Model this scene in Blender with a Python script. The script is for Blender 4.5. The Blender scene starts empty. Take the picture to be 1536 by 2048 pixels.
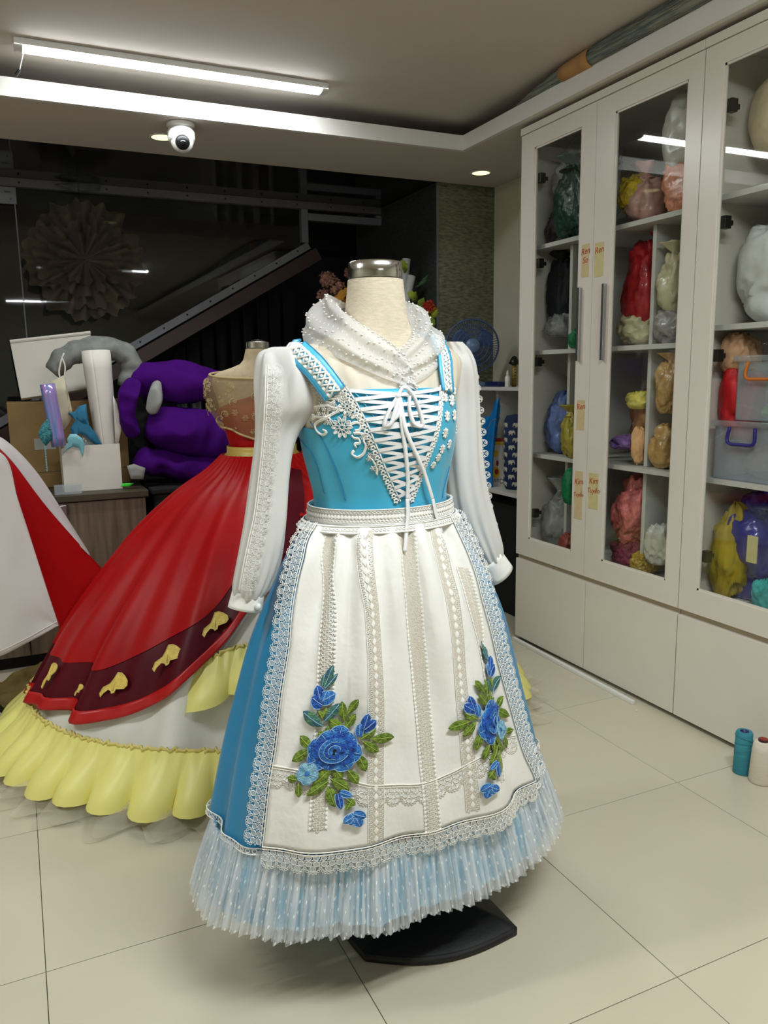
import bpy, bmesh, math, random
import numpy as np
from mathutils import Vector, Matrix, noise as mnoise

# ------------------------------------------------------------------ camera, world, exposure
scene = bpy.context.scene
COL = scene.collection
F_PX, YAW, PITCH, ROLL, CAM_H = 1583.17, 0.433257, 0.171554, -0.0147882, 1.25332
def cam_axes():
    f = np.array([math.sin(YAW)*math.cos(PITCH), math.cos(YAW)*math.cos(PITCH), -math.sin(PITCH)])
    r = np.array([math.cos(YAW), -math.sin(YAW), 0.0]); u = np.cross(r, f)
    c, s = math.cos(ROLL), math.sin(ROLL)
    return np.array([c*r + s*u, -s*r + c*u, f])
CAMR = cam_axes()
CAMO = np.array([0, 0, CAM_H])
cd = bpy.data.cameras.new('camera'); cam = bpy.data.objects.new('camera', cd); COL.objects.link(cam)
cd.sensor_fit = 'VERTICAL'; cd.sensor_height = 36.0; cd.lens = F_PX/2048*36.0
cd.clip_start = 0.02
m = Matrix.Identity(4)
for i in range(3):
    m[i][0] = CAMR[0][i]; m[i][1] = CAMR[1][i]; m[i][2] = -CAMR[2][i]
m.translation = Vector(CAMO)
cam.matrix_world = m
scene.camera = cam

world = bpy.data.worlds.new('night'); scene.world = world; world.use_nodes = True
world.node_tree.nodes['Background'].inputs[0].default_value = (0.5, 0.55, 0.6, 1)
world.node_tree.nodes['Background'].inputs[1].default_value = 0.02
vs = scene.view_settings
vs.view_transform = 'Standard'; vs.look = 'None'; vs.gamma = 1.0; vs.use_curve_mapping = False
vs.exposure = 0.42
scene.cycles.transparent_max_bounces = 12
scene.cycles.max_bounces = 4
scene.cycles.diffuse_bounces = 3
scene.cycles.glossy_bounces = 3
scene.cycles.use_adaptive_sampling = True
scene.cycles.adaptive_threshold = 0.07
scene.cycles.sample_clamp_indirect = 6.0
scene.cycles.blur_glossy = 0.5
TUBE_STRENGTH = (42.0, 132.0, 70.0, 84.0)      # lamp strength of the ceiling tubes, last one added (their builder is below)
DOWN_STRENGTH = 1.3

# ------------------------------------------------------------------ small maths
def at(px, py, axis, val):
    """point of the photograph's ray where it meets the plane axis = val"""
    d = CAMR.T @ np.array([(px-768)/F_PX, (1024-py)/F_PX, 1.0])
    t = (val - CAMO[axis])/d[axis]
    return CAMO + t*d
def project(p):
    d = CAMR @ (np.asarray(p, float) - CAMO)
    return np.array([768 + F_PX*d[0]/d[2], 1024 - F_PX*d[1]/d[2]])
def lerp(a, b, t): return a + (b-a)*t
def smooth(t):
    t = max(0.0, min(1.0, t)); return t*t*(3-2*t)
def hermite(tab, x):
    """monotone-ish cubic through sorted (x, v...) rows"""
    xs = [r[0] for r in tab]
    n = len(tab)
    if x <= xs[0]: return list(tab[0][1:])
    if x >= xs[-1]: return list(tab[-1][1:])
    i = 0
    while xs[i+1] < x: i += 1
    h = xs[i+1]-xs[i]; t = (x-xs[i])/h
    out = []
    for k in range(1, len(tab[0])):
        def sl(j):
            if j == 0: return (tab[1][k]-tab[0][k])/(xs[1]-xs[0])
            if j == n-1: return (tab[-1][k]-tab[-2][k])/(xs[-1]-xs[-2])
            a = (tab[j][k]-tab[j-1][k])/(xs[j]-xs[j-1]); b = (tab[j+1][k]-tab[j][k])/(xs[j+1]-xs[j])
            return 0 if a*b <= 0 else 2*a*b/(a+b)
        m0, m1 = sl(i)*h, sl(i+1)*h
        p0, p1 = tab[i][k], tab[i+1][k]
        out.append((2*t**3-3*t*t+1)*p0 + (t**3-2*t*t+t)*m0 + (-2*t**3+3*t*t)*p1 + (t**3-t*t)*m1)
    return out
def nz(x, y=0.0, z=0.0): return mnoise.noise(Vector((x, y, z)))
def unit(v):
    v = np.asarray(v, float); n = np.linalg.norm(v); return v/n if n > 1e-9 else v
def spline(pts, n):
    """Catmull-Rom resample"""
    P = [np.asarray(p, float) for p in pts]
    if len(P) == 2: return [P[0]+(P[1]-P[0])*i/(n-1) for i in range(n)]
    Q = [2*P[0]-P[1]] + P + [2*P[-1]-P[-2]]
    out = []
    for i in range(n):
        s = i/(n-1)*(len(P)-1); k = min(int(s), len(P)-2); t = s-k
        a, b, c, d = Q[k:k+4]
        out.append(0.5*((2*b)+(-a+c)*t+(2*a-5*b+4*c-d)*t*t+(-a+3*b-3*c+d)*t**3))
    return out

# ------------------------------------------------------------------ materials
def srgb(r, g, b):
    f = lambda c: (c/255/12.92 if c/255 <= 0.04045 else ((c/255+0.055)/1.055)**2.4)
    return (f(r), f(g), f(b), 1.0)
def M(name, col, rough=0.5, metal=0.0, var=0.06, vscale=14.0, bump=0.0, bscale=120.0, alpha=1.0,
      spec=0.5, coat=0.0, sheen=0.0, aniso=0.0, stretch=None, transl=0.0, emit=None, estr=0.0, col2=None):
    mt = bpy.data.materials.new(name); mt.use_nodes = True
    nt = mt.node_tree; N = nt.nodes; L = nt.links
    bs = N['Principled BSDF']; out = N['Material Output']
    tc = N.new('ShaderNodeTexCoord'); mp = N.new('ShaderNodeMapping')
    L.new(tc.outputs['Object'], mp.inputs['Vector'])
    if stretch: mp.inputs['Scale'].default_value = stretch
    no = N.new('ShaderNodeTexNoise'); no.inputs['Scale'].default_value = vscale; no.inputs['Detail'].default_value = 2
    L.new(mp.outputs['Vector'], no.inputs['Vector'])
    mx = N.new('ShaderNodeMix'); mx.data_type = 'RGBA'
    c = np.array(col[:3])
    c1 = tuple(np.clip(c*(1-var), 0, 1))+(1,)
    c2 = tuple(np.clip(c*(1+var), 0, 1))+(1,) if col2 is None else col2
    mx.inputs[6].default_value = c1; mx.inputs[7].default_value = c2
    rp = N.new('ShaderNodeMapRange'); rp.inputs[1].default_value = 0.3; rp.inputs[2].default_value = 0.7
    L.new(no.outputs['Fac'], rp.inputs[0]); L.new(rp.outputs[0], mx.inputs[0])
    L.new(mx.outputs[2], bs.inputs['Base Color'])
    bs.inputs['Roughness'].default_value = rough; bs.inputs['Metallic'].default_value = metal
    bs.inputs['Specular IOR Level'].default_value = spec
    bs.inputs['Coat Weight'].default_value = coat; bs.inputs['Coat Roughness'].default_value = 0.12
    bs.inputs['Sheen Weight'].default_value = sheen
    bs.inputs['Anisotropic'].default_value = aniso
    bs.inputs['Alpha'].default_value = alpha
    if emit is not None:
        bs.inputs['Emission Color'].default_value = emit; bs.inputs['Emission Strength'].default_value = estr
    if bump:
        bn = N.new('ShaderNodeTexNoise'); bn.inputs['Scale'].default_value = bscale; bn.inputs['Detail'].default_value = 1.5
        L.new(mp.outputs['Vector'], bn.inputs['Vector'])
        bp = N.new('ShaderNodeBump'); bp.inputs['Strength'].default_value = bump; bp.inputs['Distance'].default_value = 0.01
        L.new(bn.outputs['Fac'], bp.inputs['Height']); L.new(bp.outputs['Normal'], bs.inputs['Normal'])
    if transl:
        tr = N.new('ShaderNodeBsdfTranslucent'); tr.inputs[0].default_value = c2
        ms = N.new('ShaderNodeMixShader'); ms.inputs[0].default_value = transl
        L.new(bs.outputs[0], ms.inputs[1]); L.new(tr.outputs[0], ms.inputs[2]); L.new(ms.outputs[0], out.inputs[0])
    return mt
def glass_mat(name, tint=(0.965, 0.975, 0.965, 1), rough=0.02, ior=1.45):
    """thin pane: see-through with the mirror share a real pane has"""
    mt = bpy.data.materials.new(name); mt.use_nodes = True
    nt = mt.node_tree; N = nt.nodes; L = nt.links
    N.remove(N['Principled BSDF']); out = N['Material Output']
    tr = N.new('ShaderNodeBsdfTransparent'); tr.inputs[0].default_value = tint
    gl = N.new('ShaderNodeBsdfGlossy'); gl.inputs['Roughness'].default_value = rough
    lw = N.new('ShaderNodeLayerWeight'); lw.inputs[0].default_value = 0.5
    pw = N.new('ShaderNodeMath'); pw.operation = 'POWER'; pw.inputs[1].default_value = 5.0
    fr = N.new('ShaderNodeMapRange'); r0 = ((ior-1)/(ior+1))**2; fr.inputs[3].default_value = r0; fr.inputs[4].default_value = 1.0
    L.new(lw.outputs['Facing'], pw.inputs[0]); L.new(pw.outputs[0], fr.inputs[0])
    no = N.new('ShaderNodeTexNoise'); no.inputs['Scale'].default_value = 1.5
    bp = N.new('ShaderNodeBump'); bp.inputs['Strength'].default_value = 0.01; bp.inputs['Distance'].default_value = 0.004
    L.new(no.outputs['Fac'], bp.inputs['Height']); L.new(bp.outputs['Normal'], gl.inputs['Normal'])
    ms = N.new('ShaderNodeMixShader')
    L.new(fr.outputs[0], ms.inputs[0]); L.new(tr.outputs[0], ms.inputs[1]); L.new(gl.outputs[0], ms.inputs[2])
    L.new(ms.outputs[0], out.inputs[0])
    return mt

# ------------------------------------------------------------------ mesh building
class MB:
    def __init__(s): s.v = []; s.f = []; s.uv = {}
    def pt(s, p): s.v.append((float(p[0]), float(p[1]), float(p[2]))); return len(s.v)-1
    def quad(s, *p): s.f.append([s.pt(x) for x in p]); return s
    def box(s, x0, x1, y0, y1, z0, z1):
        b = len(s.v)
        for z in (z0, z1):
            for x, y in ((x0, y0), (x1, y0), (x1, y1), (x0, y1)): s.v.append((x, y, z))
        for f in ((3, 2, 1, 0), (4, 5, 6, 7), (0, 1, 5, 4), (1, 2, 6, 5), (2, 3, 7, 6), (3, 0, 4, 7)):
            s.f.append([b+i for i in f])
        return s
    def obox(s, c, ax, ay, az):
        """box with centre c and half-vectors"""
        c, ax, ay, az = (np.asarray(q, float) for q in (c, ax, ay, az)); b = len(s.v)
        for k in (-1, 1):
            for i, j in ((-1, -1), (1, -1), (1, 1), (-1, 1)): s.pt(c+i*ax+j*ay+k*az)
        for f in ((3, 2, 1, 0), (4, 5, 6, 7), (0, 1, 5, 4), (1, 2, 6, 5), (2, 3, 7, 6), (3, 0, 4, 7)):
            s.f.append([b+i for i in f])
        return s
    def bar(s, p0, p1, w, h, up=(0, 0, 1)):
        p0, p1 = np.asarray(p0, float), np.asarray(p1, float); d = unit(p1-p0)
        sd = unit(np.cross(d, up)); u = np.cross(sd, d)
        return s.obox((p0+p1)/2, (p1-p0)/2, sd*w/2, u*h/2)
    def grid(s, fn, nu, nv, u0=0., u1=1., v0=0., v1=1., closed=False, uv=True):
        """surface fn(u,v)->xyz"""
        b = len(s.v); cu = nu if closed else nu+1
        for j in range(nv+1):
            for i in range(cu):
                s.pt(fn(lerp(u0, u1, i/nu), lerp(v0, v1, j/nv)))
        for j in range(nv):
            for i in range(nu):
                a = b+j*cu+i; c = b+j*cu+(i+1) % cu
                fi = len(s.f); s.f.append([a, c, c+cu, a+cu])
                if uv: s.uv[fi] = [(i/nu, j/nv), ((i+1)/nu, j/nv), ((i+1)/nu, (j+1)/nv), (i/nu, (j+1)/nv)]
        return s
    def tube(s, pts, r, n=8, cap=True, flat=1.0, up=None):
        P = [np.asarray(p, float) for p in pts]; b = len(s.v); R = r if hasattr(r, '__len__') else [r]*len(P)
        prev = None
        for k, p in enumerate(P):
            d = unit(P[min(k+1, len(P)-1)]-P[max(k-1, 0)])
            if prev is None:
                a = np.asarray(up if up is not None else ((0, 0, 1) if abs(d[2]) < .9 else (1, 0, 0)), float)
                sd = unit(np.cross(d, a))
            else: sd = unit(prev - d*np.dot(prev, d))
            prev = sd; u = np.cross(sd, d)
            for i in range(n):
                t = 2*math.pi*i/n; s.pt(p + R[k]*(math.cos(t)*sd + flat*math.sin(t)*u))
        for k in range(len(P)-1):
            for i in range(n):
                j = (i+1) % n
                s.f.append([b+k*n+i, b+k*n+j, b+(k+1)*n+j, b+(k+1)*n+i])
        if cap:
            s.f.append([b+i for i in range(n)][::-1]); s.f.append([b+(len(P)-1)*n+i for i in range(n)])
        return s
    def lathe(s, prof, n=24, c=(0, 0, 0), cap=True):
        """prof rows (r, z)"""
        b = len(s.v)
        for r, z in prof:
            for i in range(n):
                t = 2*math.pi*i/n; s.v.append((c[0]+r*math.cos(t), c[1]+r*math.sin(t), c[2]+z))
        for k in range(len(prof)-1):
            for i in range(n):
                j = (i+1) % n; s.f.append([b+k*n+i, b+k*n+j, b+(k+1)*n+j, b+(k+1)*n+i])
        if cap:
            s.f.append([b+i for i in range(n)][::-1]); s.f.append([b+(len(prof)-1)*n+i for i in range(n)])
        return s
    def sphere(s, c, rx, ry, rz, n=12, m=8):
        c = np.asarray(c, float); b = len(s.v)
        for j in range(m+1):
            ph = math.pi*j/m
            for i in range(n):
                t = 2*math.pi*i/n
                s.pt(c + np.array([rx*math.sin(ph)*math.cos(t), ry*math.sin(ph)*math.sin(t), -rz*math.cos(ph)]))
        for j in range(m):
            for i in range(n):
                k = (i+1) % n; s.f.append([b+j*n+i, b+j*n+k, b+(j+1)*n+k, b+(j+1)*n+i])
        return s
    def prism(s, poly, o, ax, ay, th):
        """polygon (2-D) in the plane o + x*ax + y*ay, extruded th along ax x ay"""
        o, ax, ay = (np.asarray(q, float) for q in (o, ax, ay)); n_ = unit(np.cross(ax, ay))*th; b = len(s.v); n = len(poly)
        for k in (0, 1):
            for x, y in poly: s.pt(o + ax*x + ay*y + n_*k)
        s.f.append([b+i for i in range(n)][::-1]); s.f.append([b+n+i for i in range(n)])
        for i in range(n):
            j = (i+1) % n; s.f.append([b+i, b+j, b+n+j, b+n+i])
        return s
    def xf(s, fn):
        s.v = [tuple(float(q) for q in fn(np.array(p))) for p in s.v]; return s
    def mesh(s, name, mat, smooth_=False):
        me = bpy.data.meshes.new(name); me.from_pydata(s.v, [], s.f)
        if s.uv:
            ul = me.uv_layers.new(name='UVMap')
            for fi, uvs in s.uv.items():
                p = me.polygons[fi]
                for li, q in zip(p.loop_indices, uvs): ul.data[li].uv = q
        if mat: me.materials.append(mat)
        if smooth_: me.polygons.foreach_set('use_smooth', [True]*len(me.polygons))
        me.validate(); me.update()
        return me
    def obj(s, name, mat, parent=None, smooth_=False, bevel=0.0, solid=0.0, sub=0):
        o = bpy.data.objects.new(name, s.mesh(name, mat, smooth_)); COL.objects.link(o)
        if parent is not None: o.parent = parent
        if sub:
            d = o.modifiers.new('sub', 'SUBSURF'); d.levels = sub; d.render_levels = sub
        if solid:
            d = o.modifiers.new('solid', 'SOLIDIFY'); d.thickness = solid; d.offset = 0
        if bevel:
            d = o.modifiers.new('bevel', 'BEVEL'); d.width = bevel; d.segments = 2; d.limit_method = 'ANGLE'; d.harden_normals = False
        return o
def tag(o, label=None, cat=None, group=None, kind=None):
    if label: o['label'] = label
    if cat: o['category'] = cat
    if group: o['group'] = group
    if kind: o['kind'] = kind
    return o
def thing(name, label, cat, loc=(0, 0, 0), rotz=0.0, group=None):
    o = bpy.data.objects.new(name, None); COL.objects.link(o); o.empty_display_size = 0.05
    o.location = tuple(float(c) for c in loc); o.rotation_euler = (0, 0, rotz)
    return tag(o, label, cat, group)
def at_origin(mb, loc):
    """shift world-built vertices so that they sit under an empty at loc"""
    l = np.asarray(loc, float); mb.v = [(p[0]-l[0], p[1]-l[1], p[2]-l[2]) for p in mb.v]; return mb
def copy_tree(o, parent=None, loc=None):
    c = o.copy(); COL.objects.link(c)
    if parent is not None: c.parent = parent
    if loc is not None: c.location = loc
    for ch in list(o.children): copy_tree(ch, c)
    return c
def struct(name, mb, mat, parent=None, **k):
    o = mb.obj(name, mat, parent, **k)
    if parent is None: o['kind'] = 'structure'
    return o
def text_mesh(name, body, size, mat, parent, mat4, shear=0.0):
    cu = bpy.data.curves.new(name, 'FONT'); cu.body = body; cu.size = size; cu.align_x = 'CENTER'; cu.align_y = 'CENTER'
    cu.extrude = 0.0003; cu.resolution_u = 3; cu.shear = shear
    t = bpy.data.objects.new(name+'_curve', cu); COL.objects.link(t)
    dg = bpy.context.evaluated_depsgraph_get(); dg.update()
    me = bpy.data.meshes.new_from_object(t.evaluated_get(dg)); bpy.data.objects.remove(t, do_unlink=True)
    me.materials.clear(); me.materials.append(mat); me.name = name
    o = bpy.data.objects.new(name, me); COL.objects.link(o); o.parent = parent
    me.transform(mat4)
    return o
# ================================================================== materials of the place
W = {}
W['plaster'] = M('ceiling_plaster', srgb(206, 197, 187), 0.85, var=0.03, vscale=3, bump=0.015, bscale=60)
W['cove'] = M('cove_plaster', srgb(222, 219, 213), 0.7, var=0.03, vscale=5)
W['wall'] = M('wall_paint', srgb(205, 200, 180), 0.8, var=0.03, vscale=4, bump=0.05, bscale=90)
W['grout'] = M('grout', srgb(92, 84, 70), 0.9, var=0.15, vscale=40)
W['tile'] = M('floor_tile_glaze', srgb(206, 197, 174), 0.22, var=0.035, vscale=2.2, bump=0.01, bscale=8, spec=0.4)
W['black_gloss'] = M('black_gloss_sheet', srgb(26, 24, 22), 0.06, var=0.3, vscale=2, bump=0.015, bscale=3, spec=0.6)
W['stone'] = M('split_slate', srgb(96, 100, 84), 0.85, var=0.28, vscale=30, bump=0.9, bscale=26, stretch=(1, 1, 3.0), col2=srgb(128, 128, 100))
W['alu'] = M('brushed_aluminium', srgb(118, 118, 124), 0.5, metal=0.4, var=0.05, bump=0.05, bscale=300)
W['stringer'] = M('stair_stringer_paint', srgb(58, 34, 30), 0.5, var=0.15)
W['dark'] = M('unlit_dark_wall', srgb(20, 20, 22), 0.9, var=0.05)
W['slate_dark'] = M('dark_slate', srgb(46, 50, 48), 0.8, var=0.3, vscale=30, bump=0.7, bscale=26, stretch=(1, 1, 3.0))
W['strip_grey'] = M('grey_plastic_strip', srgb(44, 49, 46), 0.4, var=0.2, vscale=6)
W['pane'] = glass_mat('clear_pane')
W['lacquer'] = M('white_lacquer', srgb(222, 215, 203), 0.28, var=0.02, vscale=3, spec=0.5)
W['lacquer_in'] = M('white_melamine', srgb(206, 204, 196), 0.5, var=0.03, vscale=4)
W['metal'] = M('satin_steel', srgb(190, 190, 192), 0.3, metal=1.0, var=0.05)
W['dark_metal'] = M('hinge_metal', srgb(60, 58, 54), 0.4, metal=0.8, var=0.1)
W['tape'] = M('masking_tape', srgb(205, 184, 140), 0.8, var=0.06, vscale=40)
W['tape2'] = M('yellow_masking_tape', srgb(204, 192, 138), 0.8, var=0.06, vscale=40)
W['ink'] = M('red_ink', srgb(176, 62, 34), 0.7, var=0.05)
W['white_plastic'] = M('white_plastic', srgb(228, 228, 224), 0.35, var=0.02)
W['black_plastic'] = M('black_plastic', srgb(16, 16, 18), 0.35, var=0.1)
W['lens'] = M('lens_glass', srgb(8, 8, 12), 0.05, var=0.1, coat=1.0)
TUBES = [M('tube_diffuser', (1, 1, 1, 1), 0.5, var=0.0, emit=(0.93, 0.985, 1.0, 1), estr=e) for e in TUBE_STRENGTH]
W['down'] = M('downlight_diffuser', (1, 1, 0.7, 1), 0.5, var=0.0, emit=(0.92, 1.0, 0.45, 1), estr=DOWN_STRENGTH)

X0, X1, Y0, YB, YG = -2.6, 2.606, -5.0, 4.06, 4.81     # left wall, right wall, front wall, soffit end, glazing
ZS, ZC = 2.30, 2.430                                     # soffit and main ceiling
# ------------------------------------------------------------------ floor of 60 cm tiles
fl = struct('floor', MB().box(X0, X1, Y0, 5.9, -0.03, -0.0025), W['grout'])
TS, TX, TY = 0.6, -0.03884, 1.67988
full = MB().box(0.001, TS-0.001, 0.001, TS-0.001, -0.0024, 0.0).mesh('tile', W['tile'])
for i in range(-5, 5):
    for j in range(-12, 8):
        x0, x1 = TX+i*TS, TX+(i+1)*TS; y0, y1 = TY+j*TS, TY+(j+1)*TS
        cx0, cx1, cy0, cy1 = max(x0, X0), min(x1, X1), max(y0, Y0), min(y1, 5.9)
        if cx1-cx0 < 0.01 or cy1-cy0 < 0.01: continue
        if abs((cx1-cx0)-TS) < 1e-6 and abs((cy1-cy0)-TS) < 1e-6:
            o = bpy.data.objects.new('tile', full); COL.objects.link(o); o.location = (x0, y0, 0)
        else:
            o = MB().box(0.001, cx1-cx0-0.001, 0.001, cy1-cy0-0.001, -0.0024, 0.0).obj('tile', W['tile']); o.location = (cx0, cy0, 0)
        o.parent = fl
# ------------------------------------------------------------------ walls and ceilings
struct('wall_right', MB().box(X1, X1+0.1, Y0, 5.9, -0.03, 2.6), W['wall'])
struct('wall_left', MB().box(X0-0.1, X0, Y0, 5.9, -0.03, 2.6), W['wall'])
struct('wall_front', MB().box(X0, X1, Y0-0.1, Y0, -0.03, 2.6), W['wall'])
struct('ceiling', MB().box(X0, X1, Y0, YB, ZC, ZC+0.1), W['plaster'])
so = MB().box(X0, X1, 3.467, YB, ZS, ZS+0.02).box(2.045, X1, Y0, 3.467, ZS, ZS+0.02)
so.box(X0, X1, YB-0.02, YB, ZS+0.02, ZC)
struct('trim_1', so, W['plaster'])
lip = MB().box(X0, 2.043, 3.464, 3.487, ZS-0.0015, 2.366).box(2.043, 2.065, Y0, 3.487, ZS-0.0015, 2.366)
struct('trim_2', lip, W['cove'])
# alcove behind the soffit: black gloss ceiling, slate pier, stair glazing
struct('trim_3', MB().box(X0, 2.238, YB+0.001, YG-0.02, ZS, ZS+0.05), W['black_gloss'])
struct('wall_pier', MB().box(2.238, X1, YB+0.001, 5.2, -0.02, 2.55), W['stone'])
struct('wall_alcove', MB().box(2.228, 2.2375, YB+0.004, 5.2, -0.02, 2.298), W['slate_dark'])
struct('trim_4', MB().box(2.226, 2.238, YB-0.002, YB+0.003, 0.0, 2.298), W['alu'])
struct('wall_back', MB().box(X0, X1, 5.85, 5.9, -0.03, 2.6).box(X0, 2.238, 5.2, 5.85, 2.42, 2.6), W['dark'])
# glazing along the stair flight
gl = MB()
poly = [(X0, 2.27), (1.70, 2.27), (1.70, 2.05), (0.60, 1.415), (-1.2, 0.40), (X0, 0.40)]
win = tag(MB().prism([(x, z) for x, z in poly][::-1], (0, YG+0.012, 0), (1, 0, 0), (0, 0, 1), -0.008).obj('window_1', W['pane']), kind='structure')
rail = 0.042
def fr(p, q, w=rail, name='window_frame'):
    return MB().bar((p[0], YG, p[1]), (q[0], YG, q[1]), 0.04, w, up=(0, -1, 0.001)).obj(name, W['alu'], win)
def frame_bar(p, q, w=rail):
    d = unit(np.array([q[0]-p[0], 0, q[1]-p[1]])); n_ = np.array([-d[2], 0, d[0]])
    c = np.array([(p[0]+q[0])/2, YG, (p[1]+q[1])/2])
    return MB().obox(c, np.array([(q[0]-p[0])/2, 0, (q[1]-p[1])/2]), np.array([0, 0.02, 0]), n_*w/2).obj('window_frame', W['alu'], win)
frame_bar((X0, 2.278), (2.236, 2.278))
frame_bar((1.712, 2.256), (1.712, 2.06))
frame_bar((1.735, 2.212), (2.236, 2.212)); frame_bar((2.214, 2.25), (2.214, 2.235))
frame_bar((1.735, 2.045), (-1.3, 0.335))
sc_ = MB()
for t in np.linspace(0.02, 0.98, 22):      # screws in the frame
    p = np.array([lerp(X0, 2.2, t), YG-0.0215, 2.278]); sc_.sphere(p, 0.006, 0.004, 0.006, 8, 4)
    p = np.array([lerp(1.72, -1.3, t), YG-0.0215, lerp(2.04, 0.335, t)]); sc_.sphere(p, 0.006, 0.004, 0.006, 8, 4)
sc_.obj('frame_screws', W['dark_metal'], win)
d = unit(np.array([-3.035, 0, -1.71])); n_ = np.array([-d[2], 0, d[0]])
if n_[2] > 0: n_ = -n_
c = np.array([(1.77-1.3)/2, YG+0.03, (2.045+0.335)/2]) + n_*0.062
MB().obox(c, d*1.76, np.array([0, 0.05, 0]), n_*0.038).obj('stair_stringer', W['stringer'], win)
# seam and patch fitting of the left glass leaf
MB().box(0.098, 0.104, YG-0.003, YG+0.004, 0.4, 2.257).obj('glass_seam', W['alu'], win)
pf = MB().box(-0.12, 0.112, YG-0.012, YG-0.001, 2.168, 2.256).obj('patch_fitting', W['alu'], win, bevel=0.003)
sl = MB().box(-0.03, 0.0, YG-0.0135, YG-0.0121, 2.226, 2.231).box(0.055, 0.085, YG-0.0135, YG-0.0121, 2.226, 2.231)
for x in (0.01, 0.08): sl.box(x, x+0.007, YG-0.0135, YG-0.0121, 2.19, 2.197)
sl.obj('fitting_slots', W['black_plastic'], pf)
# what stands under the stair flight: hanging plastic strips against the dark
for k in range(9):
    x = 1.02+k*0.098; w = 0.075
    tag(MB().grid(lambda u, v, x=x, k=k: (x+w*u, 5.55+0.012*math.sin(3*u+k)+0.02*(k % 2), 0.3+v*(lerp(1.28, 1.85, (x-0.7)/1.0)-0.3)), 4, 1).obj('plastic_strip', W['strip_grey'], None, True, solid=0.003),
        'pale grey plastic strip hanging in the dark under the stair', 'strip', 'strips hanging under the stair')
# ================================================================== lamps
def tube_lamp(name, label, x, y, mat, group='ceiling tube lamps'):
    t = thing(name, label, 'lamp', (x, y, ZC), 0, group)
    MB().box(-0.585, 0.585, -0.037, 0.037, -0.024, -0.0005).obj('housing', W['white_plastic'], t, bevel=0.004)
    n = 10
    b = MB().grid(lambda u, v: (lerp(-0.558, 0.558, u), 0.034*math.cos(math.pi*v), -0.0245-0.011*math.sin(math.pi*v)), 1, n)
    b.obj('diffuser', mat, t, True)
    for s in (-1, 1):
        e = MB().grid(lambda u, v: (s*lerp(0.558, 0.585, u), 0.036*math.cos(math.pi*v), -0.0245-0.0125*math.sin(math.pi*v)), 1, n)
        e.f.append([e.pt((s*0.585, 0.036*math.cos(math.pi*k/n), -0.0245-0.0125*math.sin(math.pi*k/n))) for k in range(n+1)])
        e.obj('end_cap', W['white_plastic'], t)
    return t
lamp = tube_lamp('tube_lamp', 'long white ceiling tube lamp lit above the cove edge', 0.695, 3.275, TUBES[0])
w = at(55, 140, 2, 2.44); 
wire = MB().tube(spline([(-0.55, 0.02, -0.02), (-0.56, 0.035, -0.05), (-0.57, 0.05, -0.08)], 8), 0.0015, 5).obj('pull_wire', W['white_plastic'], lamp)
MB().tube([(-0.57, 0.05, -0.08), (-0.585, 0.055, -0.10)], 0.006, 6).obj('wire_plug', W['black_plastic'], wire)
tube_lamp('tube_lamp', 'ceiling tube lamp over the place where one stands', 0.90, 0.42, TUBES[1])
tube_lamp('tube_lamp', 'ceiling tube lamp at the front of the shop', 0.60, -3.5, TUBES[2])
tube_lamp('tube_lamp', 'added unseen fill tube brightening the left side of the shop', -1.35, 1.75, TUBES[3])  # added tube outside the view, there to brighten the red gown
def downlight(p, label):
    t = thing('downlight', label, 'lamp', (p[0], p[1], ZS), 0, 'recessed downlights')
    MB().lathe([(0.047, -0.004), (0.058, -0.004), (0.060, 0.0), (0.047, 0.0)], 28, cap=False).obj('trim_ring', W['white_plastic'], t, True)
    MB().lathe([(0.0005, -0.0025), (0.047, -0.003)], 28, cap=False).obj('diffuser', W['down'], t)
downlight((2.349, 3.794), 'yellow-green round downlight in the soffit near the slate pier')
downlight((0.697, 3.775), 'yellow-green round downlight half hidden by the dome camera')
# ------------------------------------------------------------------ dome camera
t = thing('dome_camera', 'white dome security camera under the soffit', 'camera', (0.735, 3.555, ZS))
MB().lathe([(0.058, 0.0), (0.058, -0.012), (0.05, -0.02)][::-1], 28).obj('base', W['white_plastic'], t, True)
MB().lathe([(0.052, -0.075), (0.056, -0.06), (0.056, -0.035), (0.048, -0.018)], 28).obj('collar', W['white_plastic'], t, True)
look = unit(np.array([-0.15, -1.0, -0.42])); c = np.array([0.0, -0.012, -0.072])
MB().sphere(c, 0.047, 0.047, 0.047, 24, 14).obj('ball', W['white_plastic'], t, True)
ring = lambda r0, r1, o: MB().tube([c+look*o[0], c+look*o[1]], [r0, r1], 24)
e = ring(0.030, 0.026, (0.036, 0.047)).obj('lens_ring', W['black_plastic'], t, True)
ring(0.013, 0.013, (0.046, 0.050)).obj('lens', W['lens'], e, True)

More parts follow.
